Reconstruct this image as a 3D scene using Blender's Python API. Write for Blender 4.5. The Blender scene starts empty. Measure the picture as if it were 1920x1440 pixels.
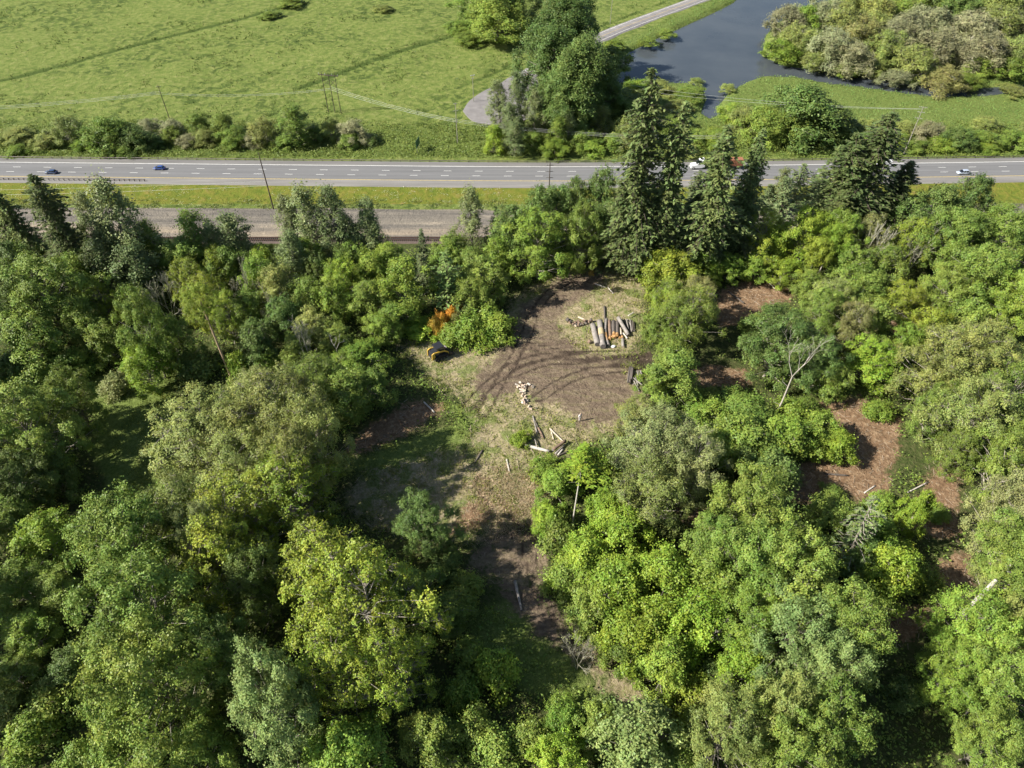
import bpy, math, random
import numpy as np
from mathutils import Vector, Matrix

# ------------------------------------------------------------------ camera, sky, sun, exposure
R = math.radians
sc = bpy.context.scene
col = sc.collection
CAM_H, PITCH, FPX = 140.0, R(45.3), 1333.0
cd = bpy.data.cameras.new('camera')
cam = bpy.data.objects.new('camera', cd)
col.objects.link(cam)
cam.location = (0, 0, CAM_H)
cam.rotation_euler = (R(90) - PITCH, 0, 0)
cd.sensor_width = 36.0
cd.lens = FPX / 1920 * 36.0
cd.clip_start = 0.5
cd.clip_end = 12000
sc.camera = cam

SUN_EL, SHADOW_AZ = R(38), R(13)          # shadows fall to +X and a little away from the camera
world = bpy.data.worlds.new('World')
sc.world = world
world.use_nodes = True
wn = world.node_tree
bg = wn.nodes['Background']
sky = wn.nodes.new('ShaderNodeTexSky')
sky.sky_type = 'NISHITA'
sky.sun_disc = False
sky.sun_elevation = SUN_EL
sky.sun_rotation = math.atan2(-math.cos(SHADOW_AZ), -math.sin(SHADOW_AZ))
wn.links.new(sky.outputs[0], bg.inputs[0])
bg.inputs[1].default_value = 0.065
ld = bpy.data.lights.new('sun', 'SUN')
ld.energy = 5.0
ld.angle = R(0.5)
ld.color = (1.0, 0.955, 0.87)
sun = bpy.data.objects.new('sun', ld)
col.objects.link(sun)
sun.location = (-200, -80, 300)
sun.rotation_euler = Vector((math.cos(SHADOW_AZ) * math.cos(SUN_EL), math.sin(SHADOW_AZ) * math.cos(SUN_EL),
                             -math.sin(SUN_EL))).to_track_quat('-Z', 'Y').to_euler()
sc.view_settings.view_transform = 'Standard'
sc.view_settings.look = 'None'
sc.view_settings.gamma = 1
sc.view_settings.exposure = 1.0
sc.render.engine = 'CYCLES'
cy = sc.cycles
cy.max_bounces = 4
cy.diffuse_bounces = 2
cy.glossy_bounces = 2
cy.transmission_bounces = 2
cy.adaptive_threshold = 0.03
cy.transparent_max_bounces = 4
cy.use_denoising = True
cy.caustics_reflective = False
cy.caustics_refractive = False

rng = np.random.default_rng(7)
rnd = random.Random(11)

# ------------------------------------------------------------------ camera geometry: a pixel of the photograph to a place in the world
FW = np.array([0, math.cos(PITCH), -math.sin(PITCH)])
UP = np.array([0, math.sin(PITCH), math.cos(PITCH)])
CP = np.array([0, 0, CAM_H])


def ray(u, v):
    d = FW + np.array([1.0, 0, 0]) * ((u - 960) / FPX) + UP * ((720 - v) / FPX)
    return d


def g(u, v, z=0.0):
    d = ray(u, v)
    t = (z - CAM_H) / d[2]
    return CP + d * t


def proj(P):
    q = np.asarray(P, float) - CP
    dep = q @ FW
    return 960 + FPX * q[..., 0] / dep, 720 - FPX * (q @ UP) / dep, dep


# ------------------------------------------------------------------ value noise in numpy
def _hash(ix, iy, s):
    n = (ix * 374761393 + iy * 668265263 + s * 1442695041) & 0xFFFFFFFF
    n = ((n ^ (n >> 13)) * 1274126177) & 0xFFFFFFFF
    return ((n ^ (n >> 16)) & 0xFFFF) / 65535.0


def vnoise(x, y, s=0):
    x = np.asarray(x, float); y = np.asarray(y, float)
    ix = np.floor(x).astype(np.int64); iy = np.floor(y).astype(np.int64)
    fx = x - ix; fy = y - iy
    fx = fx * fx * (3 - 2 * fx); fy = fy * fy * (3 - 2 * fy)
    a = _hash(ix, iy, s); b = _hash(ix + 1, iy, s); c = _hash(ix, iy + 1, s); d = _hash(ix + 1, iy + 1, s)
    return (a * (1 - fx) + b * fx) * (1 - fy) + (c * (1 - fx) + d * fx) * fy


def fbm(x, y, s=0, o=4):
    r = 0; a = 0.5; t = 0
    for i in range(o):
        r = r + a * vnoise(x * 2 ** i, y * 2 ** i, s + i); t += a; a *= 0.5
    return r / t


def sdf(px, py, poly):
    """signed distance to a polygon, negative inside"""
    poly = np.asarray(poly, float)[:, :2]
    d = np.full(px.shape, 1e18); inside = np.zeros(px.shape, bool)
    n = len(poly)
    for i in range(n):
        a = poly[i]; b = poly[(i + 1) % n]
        e = b - a
        wx = px - a[0]; wy = py - a[1]
        t = np.clip((wx * e[0] + wy * e[1]) / (e @ e + 1e-12), 0, 1)
        d = np.minimum(d, (wx - e[0] * t) ** 2 + (wy - e[1] * t) ** 2)
        c = ((a[1] <= py) & (b[1] > py)) | ((b[1] <= py) & (a[1] > py))
        with np.errstate(divide='ignore', invalid='ignore'):
            xi = a[0] + (py - a[1]) / (b[1] - a[1] if b[1] != a[1] else 1e-12) * e[0]
        inside ^= c & (px < xi)
    return np.where(inside, -1, 1) * np.sqrt(d)


def dline(px, py, pts):
    """distance to a polyline"""
    pts = np.asarray(pts, float)[:, :2]
    d = np.full(px.shape, 1e18)
    for a, b in zip(pts[:-1], pts[1:]):
        e = b - a
        wx = px - a[0]; wy = py - a[1]
        t = np.clip((wx * e[0] + wy * e[1]) / (e @ e + 1e-12), 0, 1)
        d = np.minimum(d, (wx - e[0] * t) ** 2 + (wy - e[1] * t) ** 2)
    return np.sqrt(d)


def P0(pts, z=0.0):
    return [g(u, v, z) for u, v in pts]


ZP = 58.0                                     # height of the wooded bench above the highway
river_poly = P0([(1480, -110), (1420, -40), (1380, 0), (1330, 25), (1250, 60), (1185, 92), (1150, 115), (1120, 128), (1135, 150), (1205, 152),
                 (1290, 150), (1322, 160), (1328, 182), (1318, 206), (1332, 216), (1352, 205), (1347, 190), (1365, 168), (1400, 148),
                 (1430, 137), (1490, 139), (1560, 152), (1640, 162), (1700, 170), (1760, 178), (1850, 174), (1990, 164),
                 (2150, 150), (2150, 135), (1990, 148), (1850, 160), (1780, 158), (1700, 153), (1620, 138), (1540, 128), (1470, 118), (1428, 100),
                 (1436, 60), (1478, 20), (1560, -6), (1640, -60), (1700, -120)])


def hgt(x, y):
    x = np.asarray(x, float); y = np.asarray(y, float)
    ye = 119 + 5 * np.sin(x / 33.0) + 3 * np.sin(x / 13.0 + 1)
    yb = 203.0
    t = np.clip((y - ye) / (yb - ye), 0, 1)
    s = 0.55 * t + 0.45 * t * t * (3 - 2 * t)
    z = ZP * (1 - s)
    bench = 1 - np.clip((y - 100) / 30, 0, 1)
    z = z + bench * (1.6 * (fbm(x / 22, y / 22, 3) - 0.5) + np.clip(48 - y, 0, 60) * 0.05)
    wood = np.clip((y - 118) / 8, 0, 1) * np.clip((205 - y) / 12, 0, 1)
    z = z + wood * 3 * (fbm(x / 14, y / 14, 5) - 0.5)
    # median hollow, the bank beyond the highway, meadow relief
    z = z - 0.7 * np.exp(-((y - 238) / 5.0) ** 2)
    z = z - 0.9 * np.clip(1 - np.abs(y - 276) / 7, 0, 1)
    far = np.clip((y - 290) / 30, 0, 1)
    z = z + far * 0.8 * (fbm(x / 18, y / 18, 9) - 0.5)
    return z


_S = np.linspace(25, 1400, 9000)


def site(u, v, hc=0.0):
    """where the ray through (u, v) comes within hc metres of the ground"""
    d = ray(u, v); d = d / np.linalg.norm(d)
    p = CP[None, :] + _S[:, None] * d[None, :]
    f = p[:, 2] - hgt(p[:, 0], p[:, 1]) - hc
    i = int(np.argmax(f <= 0))
    if f[i] > 0:
        i = len(_S) - 1
    x, y = p[i, 0], p[i, 1]
    return x, y, float(hgt(x, y))


def G(u, v, dz=0.0):
    x, y, z = site(u, v, dz)
    return np.array([x, y, z])


# ------------------------------------------------------------------ materials
def nmat(name):
    m = bpy.data.materials.new(name)
    m.use_nodes = True
    nt = m.node_tree
    return m, nt, nt.nodes['Principled BSDF']


def N(nt, t, **kw):
    n = nt.nodes.new(t)
    for k, v in kw.items():
        if k.startswith('i_'):
            n.inputs[k[2:].replace('_', ' ')].default_value = v
        else:
            setattr(n, k, v)
    return n


def noise_node(nt, scale, detail=4, rough=0.6, vec=None, dist=0.0):
    n = N(nt, 'ShaderNodeTexNoise')
    n.inputs['Scale'].default_value = scale
    n.inputs['Detail'].default_value = detail
    n.inputs['Roughness'].default_value = rough
    n.inputs['Distortion'].default_value = dist
    if vec is not None:
        nt.links.new(vec, n.inputs['Vector'])
    return n


def ramp(nt, fac, stops):
    r = N(nt, 'ShaderNodeValToRGB')
    e = r.color_ramp.elements
    while len(e) < len(stops):
        e.new(0.5)
    for i, (p, c) in enumerate(stops):
        e[i].position = p
        e[i].color = (*c, 1)
    nt.links.new(fac, r.inputs[0])
    return r


def plain(name, c, rough=0.6, var=0.25, scale=3.0, metal=0.0, bump=0.0, spec=0.4):
    m, nt, b = nmat(name)
    tc = N(nt, 'ShaderNodeTexCoord')
    n = noise_node(nt, scale, 5, 0.65, tc.outputs['Object'])
    r = ramp(nt, n.outputs[0], [(0.3, tuple(x * (1 - var) for x in c)), (0.7, tuple(min(1, x * (1 + var)) for x in c))])
    nt.links.new(r.outputs[0], b.inputs['Base Color'])
    b.inputs['Roughness'].default_value = rough
    b.inputs['Metallic'].default_value = metal
    b.inputs['Specular IOR Level'].default_value = spec
    if bump:
        bp = N(nt, 'ShaderNodeBump')
        bp.inputs['Strength'].default_value = bump
        bp.inputs['Distance'].default_value = 0.05
        nt.links.new(n.outputs[0], bp.inputs['Height'])
        nt.links.new(bp.outputs[0], b.inputs['Normal'])
    return m


def paint(name, c, rough=0.3):
    m, nt, b = nmat(name)
    n = noise_node(nt, 6.0, 4, 0.6, N(nt, 'ShaderNodeTexCoord').outputs['Object'])
    r = ramp(nt, n.outputs[0], [(0.3, tuple(x * 0.9 for x in c)), (0.75, c)])
    nt.links.new(r.outputs[0], b.inputs['Base Color'])
    b.inputs['Roughness'].default_value = rough
    b.inputs['Coat Weight'].default_value = 0.5
    b.inputs['Coat Roughness'].default_value = 0.1
    return m


def leaf_material(name, translucency=0.22, rough=0.5, spec=0.25):
    m, nt, b = nmat(name)
    oi = N(nt, 'ShaderNodeObjectInfo')
    at = N(nt, 'ShaderNodeAttribute', attribute_name='v')
    ml = N(nt, 'ShaderNodeMath', operation='MULTIPLY'); ml.inputs[1].default_value = 7.31
    fr = N(nt, 'ShaderNodeMath', operation='FRACT')
    mh = N(nt, 'ShaderNodeMapRange'); mh.inputs['To Min'].default_value = 0.470; mh.inputs['To Max'].default_value = 0.514
    mv = N(nt, 'ShaderNodeMapRange'); mv.inputs['To Min'].default_value = 0.68; mv.inputs['To Max'].default_value = 1.32
    hs = N(nt, 'ShaderNodeHueSaturation')
    L = nt.links.new
    L(at.outputs['Fac'], ml.inputs[0]); L(ml.outputs[0], fr.inputs[0]); L(fr.outputs[0], mh.inputs[0])
    L(at.outputs['Fac'], mv.inputs[0])
    nz = noise_node(nt, 0.32, 3, 0.6, N(nt, 'ShaderNodeNewGeometry').outputs['Position'])
    dh = N(nt, 'ShaderNodeMapRange'); dh.inputs['From Min'].default_value = 0.3; dh.inputs['From Max'].default_value = 0.7; dh.inputs['To Min'].default_value = -0.016; dh.inputs['To Max'].default_value = 0.016
    dv = N(nt, 'ShaderNodeMapRange'); dv.inputs['From Min'].default_value = 0.3; dv.inputs['From Max'].default_value = 0.7; dv.inputs['To Min'].default_value = 1.16; dv.inputs['To Max'].default_value = 0.84
    ah = N(nt, 'ShaderNodeMath', operation='ADD'); av = N(nt, 'ShaderNodeMath', operation='MULTIPLY')
    L(nz.outputs[0], dh.inputs[0]); L(nz.outputs[0], dv.inputs[0])
    L(mh.outputs[0], ah.inputs[0]); L(dh.outputs[0], ah.inputs[1]); L(mv.outputs[0], av.inputs[0]); L(dv.outputs[0], av.inputs[1])
    L(ah.outputs[0], hs.inputs['Hue']); L(av.outputs[0], hs.inputs['Value']); L(oi.outputs['Color'], hs.inputs['Color'])
    L(hs.outputs[0], b.inputs['Base Color'])
    b.inputs['Roughness'].default_value = rough
    b.inputs['Specular IOR Level'].default_value = spec
    tr = N(nt, 'ShaderNodeBsdfTranslucent')
    h2 = N(nt, 'ShaderNodeHueSaturation'); h2.inputs['Hue'].default_value = 0.488; h2.inputs['Value'].default_value = 1.3
    L(hs.outputs[0], h2.inputs['Color']); L(h2.outputs[0], tr.inputs['Color'])
    mx = N(nt, 'ShaderNodeMixShader'); mx.inputs[0].default_value = translucency
    out = nt.nodes['Material Output']
    L(b.outputs[0], mx.inputs[1]); L(tr.outputs[0], mx.inputs[2]); L(mx.outputs[0], out.inputs[0])
    return m


def bark_material(name):
    m, nt, b = nmat(name)
    oi = N(nt, 'ShaderNodeObjectInfo')
    n = noise_node(nt, 4.0, 5, 0.7, N(nt, 'ShaderNodeTexCoord').outputs['Object'])
    mv = N(nt, 'ShaderNodeMapRange'); mv.inputs['To Min'].default_value = 0.5; mv.inputs['To Max'].default_value = 1.5
    hs = N(nt, 'ShaderNodeHueSaturation')
    nt.links.new(n.outputs[0], mv.inputs[0]); nt.links.new(mv.outputs[0], hs.inputs['Value'])
    nt.links.new(oi.outputs['Color'], hs.inputs['Color']); nt.links.new(hs.outputs[0], b.inputs['Base Color'])
    b.inputs['Roughness'].default_value = 0.85
    return m


M_LEAF = leaf_material('leaf')
M_NEEDLE = leaf_material('needle', 0.2, 0.6, 0.15)
M_BARK = bark_material('bark')

# ------------------------------------------------------------------ mesh helpers
def raw_mesh(name, verts, quads, mat, attr=None, tris=None, smooth=False):
    me = bpy.data.meshes.new(name)
    verts = np.asarray(verts, np.float32); quads = np.asarray(quads, np.int32).reshape(-1, 4)
    nt_ = 0 if tris is None else len(tris)
    nv, nq = len(verts), len(quads)
    me.vertices.add(nv); me.vertices.foreach_set('co', verts.ravel())
    loops = quads.ravel() if nt_ == 0 else np.concatenate([quads.ravel(), np.asarray(tris, np.int32).ravel()])
    me.loops.add(len(loops)); me.loops.foreach_set('vertex_index', loops)
    me.polygons.add(nq + nt_)
    st = np.concatenate([np.arange(nq) * 4, nq * 4 + np.arange(nt_) * 3]).astype(np.int32)
    me.polygons.foreach_set('loop_start', st)
    me.polygons.foreach_set('loop_total', np.concatenate([np.full(nq, 4), np.full(nt_, 3)]).astype(np.int32))
    if attr is not None:
        a = me.attributes.new('v', 'FLOAT', 'FACE')
        a.data.foreach_set('value', np.asarray(attr, np.float32))
    if smooth:
        me.polygons.foreach_set('use_smooth', np.ones(nq + nt_, bool))
    me.update(calc_edges=True)
    if mat is not None:
        me.materials.append(mat)
    return me


def link(name, me, parent=None, loc=(0, 0, 0), rot=(0, 0, 0), scale=(1, 1, 1)):
    o = bpy.data.objects.new(name, me)
    col.objects.link(o)
    o.parent = parent
    o.location = loc; o.rotation_euler = rot; o.scale = scale
    return o


def tag(o, label=None, cat=None, group=None, kind=None):
    if label: o['label'] = label
    if cat: o['category'] = cat
    if group: o['group'] = group
    if kind: o['kind'] = kind
    return o


def thing(name, label, cat, loc=(0, 0, 0), rz=0.0, group=None):
    o = bpy.data.objects.new(name, None)
    col.objects.link(o)
    o.location = loc; o.rotation_euler = (0, 0, rz)
    o.empty_display_size = 0.5
    return tag(o, label, cat, group)


class MB:
    """collects simple solids and links them as one mesh"""
    def __init__(self):
        self.v = []; self.f = []

    def add(self, vs, fs):
        o = len(self.v)
        self.v += [tuple(map(float, p)) for p in vs]
        self.f += [tuple(i + o for i in f) for f in fs]
        return self

    def box(self, c, s, rz=0.0, taper=1.0):
        c = np.array(c, float); h = np.array(s, float) / 2
        pts = []
        for z in (-1, 1):
            k = taper if z > 0 else 1.0
            for x, y in ((-1, -1), (1, -1), (1, 1), (-1, 1)):
                px, py = x * h[0] * k, y * h[1] * k
                pts.append(c + np.array([px * math.cos(rz) - py * math.sin(rz), px * math.sin(rz) + py * math.cos(rz), z * h[2]]))
        return self.add(pts, [(3, 2, 1, 0), (4, 5, 6, 7), (0, 1, 5, 4), (1, 2, 6, 5), (2, 3, 7, 6), (3, 0, 4, 7)])

    def cyl(self, a, b, r0, r1=None, n=8, jag=0.0):
        a = np.array(a, float); b = np.array(b, float); r1 = r0 if r1 is None else r1
        ax = b - a; ax = ax / (np.linalg.norm(ax) + 1e-9)
        h = np.array([0, 0, 1.0]) if abs(ax[2]) < 0.9 else np.array([1.0, 0, 0])
        e = np.cross(ax, h); e /= np.linalg.norm(e); f = np.cross(ax, e)
        pts = []
        for c, r in ((a, r0), (b, r1)):
            for i in range(n):
                t = 2 * math.pi * i / n
                k = r * (1 + (rnd.uniform(-jag, jag) if jag else 0))
                pts.append(c + (e * math.cos(t) + f * math.sin(t)) * k)
        fs = [(i, i + n, (i + 1) % n + n, (i + 1) % n) for i in range(n)]
        fs += [tuple(range(n)), tuple(range(2 * n - 1, n - 1, -1))]
        return self.add(pts, fs)

    def loft(self, rings, close=True):
        n = len(rings[0]); pts = [p for r in rings for p in r]; fs = []
        for k in range(len(rings) - 1):
            for i in range(n):
                j = (i + 1) % n
                fs.append((k * n + i, k * n + j, (k + 1) * n + j, (k + 1) * n + i))
        if close:
            fs += [tuple(range(n - 1, -1, -1)), tuple((len(rings) - 1) * n + i for i in range(n))]
        return self.add(pts, fs)

    def prism(self, prof, y0, y1, k=1.0):
        """profile in x-z swept along y"""
        n = len(prof)
        pts = [(x, y0, z) for x, z in prof] + [(x, y1, z) for x, z in prof]
        fs = [(i, (i + 1) % n, (i + 1) % n + n, i + n) for i in range(n)]
        fs += [tuple(range(n - 1, -1, -1)), tuple(range(n, 2 * n))]
        return self.add(pts, fs)

    def mesh(self, name, mat, bevel=0.0, smooth=False):
        me = bpy.data.meshes.new(name)
        me.from_pydata(self.v, [], self.f)
        import bmesh
        bm = bmesh.new(); bm.from_mesh(me)
        bmesh.ops.recalc_face_normals(bm, faces=bm.faces)
        if bevel:
            bmesh.ops.bevel(bm, geom=list(bm.edges), offset=bevel, segments=2, affect='EDGES', profile=0.6)
        if smooth:
            for f in bm.faces: f.smooth = len(f.verts) == 4
        bm.to_mesh(me); bm.free()
        me.materials.append(mat)
        return me

    def build(self, name, mat, parent=None, bevel=0.0, smooth=False):
        return link(name, self.mesh(name, mat, bevel, smooth), parent)


def seg_tubes(A, B, r0, r1, n=3):
    """many tapered tubes at once"""
    A = np.asarray(A, float); B = np.asarray(B, float)
    r0 = np.broadcast_to(np.asarray(r0, float), (len(A),)); r1 = np.broadcast_to(np.asarray(r1, float), (len(A),))
    ax = B - A; ax = ax / (np.linalg.norm(ax, axis=1, keepdims=True) + 1e-9)
    h = np.where(np.abs(ax[:, 2:3]) < 0.9, np.array([[0, 0, 1.0]]), np.array([[1.0, 0, 0]]))
    e = np.cross(ax, h); e /= np.linalg.norm(e, axis=1, keepdims=True); f = np.cross(ax, e)
    t = np.arange(n) * 2 * np.pi / n
    ring = e[:, None, :] * np.cos(t)[None, :, None] + f[:, None, :] * np.sin(t)[None, :, None]
    V = np.stack([A[:, None] + ring * r0[:, None, None], B[:, None] + ring * r1[:, None, None]], 1)
    base = (np.arange(len(A)) * 2 * n)[:, None]
    i = np.arange(n)[None]; j = (np.arange(n)[None] + 1) % n
    Q = np.stack([base + i, base + j, base + n + j, base + n + i], -1)
    return V.reshape(-1, 3), Q.reshape(-1, 4)


def join(parts):
    vs, qs, o = [], [], 0
    for v, q in parts:
        vs.append(v); qs.append(q + o); o += len(v)
    return np.concatenate(vs), np.concatenate(qs)


def unit(a):
    return a / (np.linalg.norm(a, axis=-1, keepdims=True) + 1e-9)


def leaf_quads(C, Nrm, L, W, r, tan=None):
    """a four-cornered leaf at each centre, facing about its normal"""
    n = len(C)
    t = r.normal(size=(n, 3)) if tan is None else tan
    t = unit(t - Nrm * np.sum(t * Nrm, 1, keepdims=True))
    b = np.cross(Nrm, t)
    L = (L * r.uniform(0.45, 1.3, n))[:, None] / 2; W = (W * r.uniform(0.5, 1.25, n))[:, None] / 2
    V = np.stack([C - t * L, C + b * W - t * L * 0.1, C + t * L, C - b * W - t * L * 0.1], 1)
    return V.reshape(-1, 3), np.arange(4 * n).reshape(-1, 4)


# ------------------------------------------------------------------ tree prototypes
def prof_round(t): return math.sqrt(max(0.02, 1 - ((t - 0.42) / 0.6) ** 2))
def prof_col(t): return max(0.3, (1 - t) ** 0.38 * (0.6 + 0.7 * min(1, t * 3)) * 0.85)
def prof_bush(t): return math.sqrt(max(0.02, 1 - ((t - 0.25) / 0.78) ** 2))


def broadleaf(name, seed, Rr, H, base, prof, nl, nc, k, leaf, lobe=0.34, zst=0.8, trunk_r=0.28, twigs=0.25, spread=0.42, tuft=1.0, wide=0.75):
    r = np.random.default_rng(seed)
    hz = H - base
    lc, lr, lo = [], [], []
    for i in range(nl):
        t = 0.05 + 0.93 * ((i + r.uniform(0, 1)) / nl)
        az = i * 2.39996 + r.uniform(-0.5, 0.5)
        env = Rr * prof(t) * r.uniform(0.62, 1.18) * (1 + 0.16 * math.sin(2 * az + seed) + 0.12 * math.sin(3 * az + 5 * t + seed * 1.7))
        rad = Rr * lobe * r.uniform(0.6, 1.45)
        rho = max(0.0, env - rad * 0.85)
        lc.append((rho * math.cos(az), rho * math.sin(az), base + hz * min(t, 1 - 0.55 * rad * zst / hz)))
        lr.append(rad); lo.append((math.cos(az), math.sin(az), (t - 0.35) * 1.8))
    for i in range(max(2, nl // 5)):                                  # a few inner lobes close the core
        t = r.uniform(0.25, 0.8); az = r.uniform(0, 6.28)
        lc.append((Rr * 0.25 * math.cos(az), Rr * 0.25 * math.sin(az), base + hz * t)); lr.append(Rr * lobe); lo.append((0, 0, 1))
    lc = np.array(lc); lr = np.array(lr); lo = unit(np.array(lo, float))
    n = len(lc)
    d = unit(r.normal(size=(n, nc * 2, 3)))
    s = np.sum(d * lo[:, None], 2) + 0.35 * d[..., 2] + r.uniform(-0.25, 0.25, (n, nc * 2))
    idx = np.argsort(-s, 1)[:, :nc]
    d = np.take_along_axis(d, idx[..., None], 1)
    # lobes are lumpy, and some sprigs stand out of them
    ph = r.uniform(0, 6.28, (n, 1, 6))
    lump = 1 + 0.16 * np.sin(4 * d[..., 0:1] + ph[..., 0:1]) * np.sin(4 * d[..., 1:2] + ph[..., 1:2]) + 0.14 * np.sin(5 * d[..., 2:3] + 3 * d[..., 0:1] + ph[..., 2:3])
    rad = r.uniform(0.55, 1.08, (n, nc)) + np.where(r.uniform(0, 1, (n, nc)) < 0.12, r.uniform(0.1, 0.55, (n, nc)), 0)
    cp = lc[:, None] + d * lump * (lr[:, None] * rad)[..., None] * np.array([1, 1, zst])
    cp = cp.reshape(-1, 3); dd = d.reshape(-1, 3)
    cp[:, 2] = np.maximum(cp[:, 2], 0.25)
    m = len(cp)
    q = r.normal(size=(m, 3)); flat = unit(q + dd * 0.6)
    off = r.normal(size=(m, k, 3)) * spread * r.uniform(0.55, 1.4, (m, 1, 1)) * tuft
    off -= flat[:, None] * np.sum(off * flat[:, None], 2, keepdims=True) * 0.55          # each spray is flattened its own way
    C = (cp[:, None] + off).reshape(-1, 3)
    nr = unit(np.repeat(dd * 0.75 + flat * 0.25, k, 0) + np.array([0, 0, 0.55]) + r.normal(size=(m * k, 3)) * 0.40)
    V, Q = leaf_quads(C, nr, leaf, leaf * wide, r)
    vl = np.repeat(r.uniform(0, 1, n), nc)
    vv = np.clip(0.34 * np.repeat(vl, k) + 0.33 * np.repeat(r.uniform(0, 1, m), k) + 0.33 * r.uniform(0, 1, m * k) + 0.9 * (np.repeat(vl, k) - 0.5) * 0.3, 0, 1)
    crown = raw_mesh(name + '_crown', V, Q, M_LEAF, vv)
    # trunk, limbs, twigs
    parts = []
    if trunk_r > 0:
        zz = np.linspace(0, base + hz * 0.72, 7)
        wob = np.cumsum(r.normal(size=(7, 2)) * 0.12 * Rr / 5, 0); wob[0] = 0
        tp = np.column_stack([wob, zz]); tr = trunk_r * np.linspace(1, 0.3, 7)
        parts.append(seg_tubes(tp[:-1], tp[1:], tr[:-1], tr[1:], 8))
        zi = np.clip(lc[:, 2] - lr * 1.3 - 0.1 * H, base * 0.55, zz[-1])
        st = np.column_stack([np.interp(zi, zz, tp[:, 0]), np.interp(zi, zz, tp[:, 1]), zi])
        mid = (st + lc) / 2 + np.array([0, 0, 0.12]) * lr[:, None] + r.normal(size=(n, 3)) * 0.25
        rr_ = np.interp(zi, zz, tr) * 0.55
        parts.append(seg_tubes(st, mid, rr_, rr_ * 0.6, 5)); parts.append(seg_tubes(mid, lc, rr_ * 0.6, rr_ * 0.3, 4))
    if twigs > 0:
        pick = r.uniform(0, 1, m) < twigs
        a = np.repeat(lc, nc, 0)[pick]; b = cp[pick]
        mid = (a + b) / 2 + r.normal(size=a.shape) * 0.15
        w = 0.045 if trunk_r > 0 else 0.03
        parts.append(seg_tubes(a, mid, w, w * 0.7, 3)); parts.append(seg_tubes(mid, b, w * 0.7, w * 0.35, 3))
    wood = raw_mesh(name + '_wood', *join(parts), M_BARK) if parts else None
    return dict(crown=crown, wood=wood, R=Rr, H=H)


def conifer(name, seed, Rr, H, lev=34, nb=7, ns=15, droop=0.35, gap=0.0, base=0.08, size=0.62, bare_tip=0.0):
    r = np.random.default_rng(seed)
    A, B, C, Nn, T = [], [], [], [], []
    pa = r.uniform(0, 6.28, 4)
    for i in range(lev):
        t = (i + r.uniform(-0.3, 0.3)) / lev
        t = min(max(t, 0), 0.985)
        z = H * (base + (1 - base) * t)
        ln0 = Rr * (1 - t) ** 0.62 * (0.62 + 0.4 * min(1, t * 5))
        for j in range(nb if t < 0.8 else max(4, nb - 2)):
            if r.uniform() < gap: continue
            az = j * 6.283 / nb + i * 1.1 + r.uniform(-0.35, 0.35)
            irr = 1 + 0.28 * math.sin(2 * az + pa[0] + 6 * t) + 0.22 * math.sin(13 * t + pa[1]) + 0.15 * math.sin(3 * az + 21 * t + pa[2])
            ln = max(0.5, ln0 * irr * r.uniform(0.6, 1.2))
            dr = droop * r.uniform(0.4, 1.3) * (1 - 0.6 * t)
            up = 0.25 * t
            p0 = np.array([0, 0, z])
            d = np.array([math.cos(az), math.sin(az), 0])
            p1 = p0 + d * ln * 0.55 + np.array([0, 0, (up - dr * 0.25) * ln])
            p2 = p0 + d * ln + np.array([0, 0, (up - dr) * ln])
            A += [p0, p1]; B += [p1, p2]
            m = max(4, int(ns * ln / Rr + 3))
            s = r.uniform(0.18, 1.03, m)[:, None]
            q = np.where(s < 0.55, p0 + (p1 - p0) * s / 0.55, p1 + (p2 - p1) * (s - 0.55) / 0.45)
            side = np.cross(d, [0, 0, 1.0])
            lat = r.uniform(-1, 1, (m, 1)) * (0.32 * ln * (1.15 - s) + 0.12)
            C.append(q + side * lat + np.array([0, 0, -0.12]) * np.abs(lat) + r.normal(size=(m, 3)) * 0.08)
            Nn.append(unit(np.array([0, 0, 1.0]) + r.normal(size=(m, 3)) * 0.38))
            T.append(unit(d + side * np.sign(lat) * 0.8 + np.array([0, 0, -dr * 0.9]) + r.normal(size=(m, 3)) * 0.2))
    C = np.concatenate(C); Nn = np.concatenate(Nn); T = np.concatenate(T)
    V, Q = leaf_quads(C, Nn, size * 1.35, size * 0.62, r, T)
    crown = raw_mesh(name + '_crown', V, Q, M_NEEDLE, np.clip(r.normal(0.5, 0.22, len(C)), 0, 1))
    zz = np.linspace(0, H * 0.99, 6); tp = np.column_stack([r.normal(size=(6, 2)) * 0.06, zz]); tp[0, :2] = 0
    tr = H * 0.014 * np.linspace(1, 0.08, 6)
    A = np.array(A); B = np.array(B)
    wood = raw_mesh(name + '_wood', *join([seg_tubes(tp[:-1], tp[1:], tr[:-1], tr[1:], 7), seg_tubes(A, B, 0.05, 0.025, 3)]), M_BARK)
    return dict(crown=crown, wood=wood, R=Rr, H=H)


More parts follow.
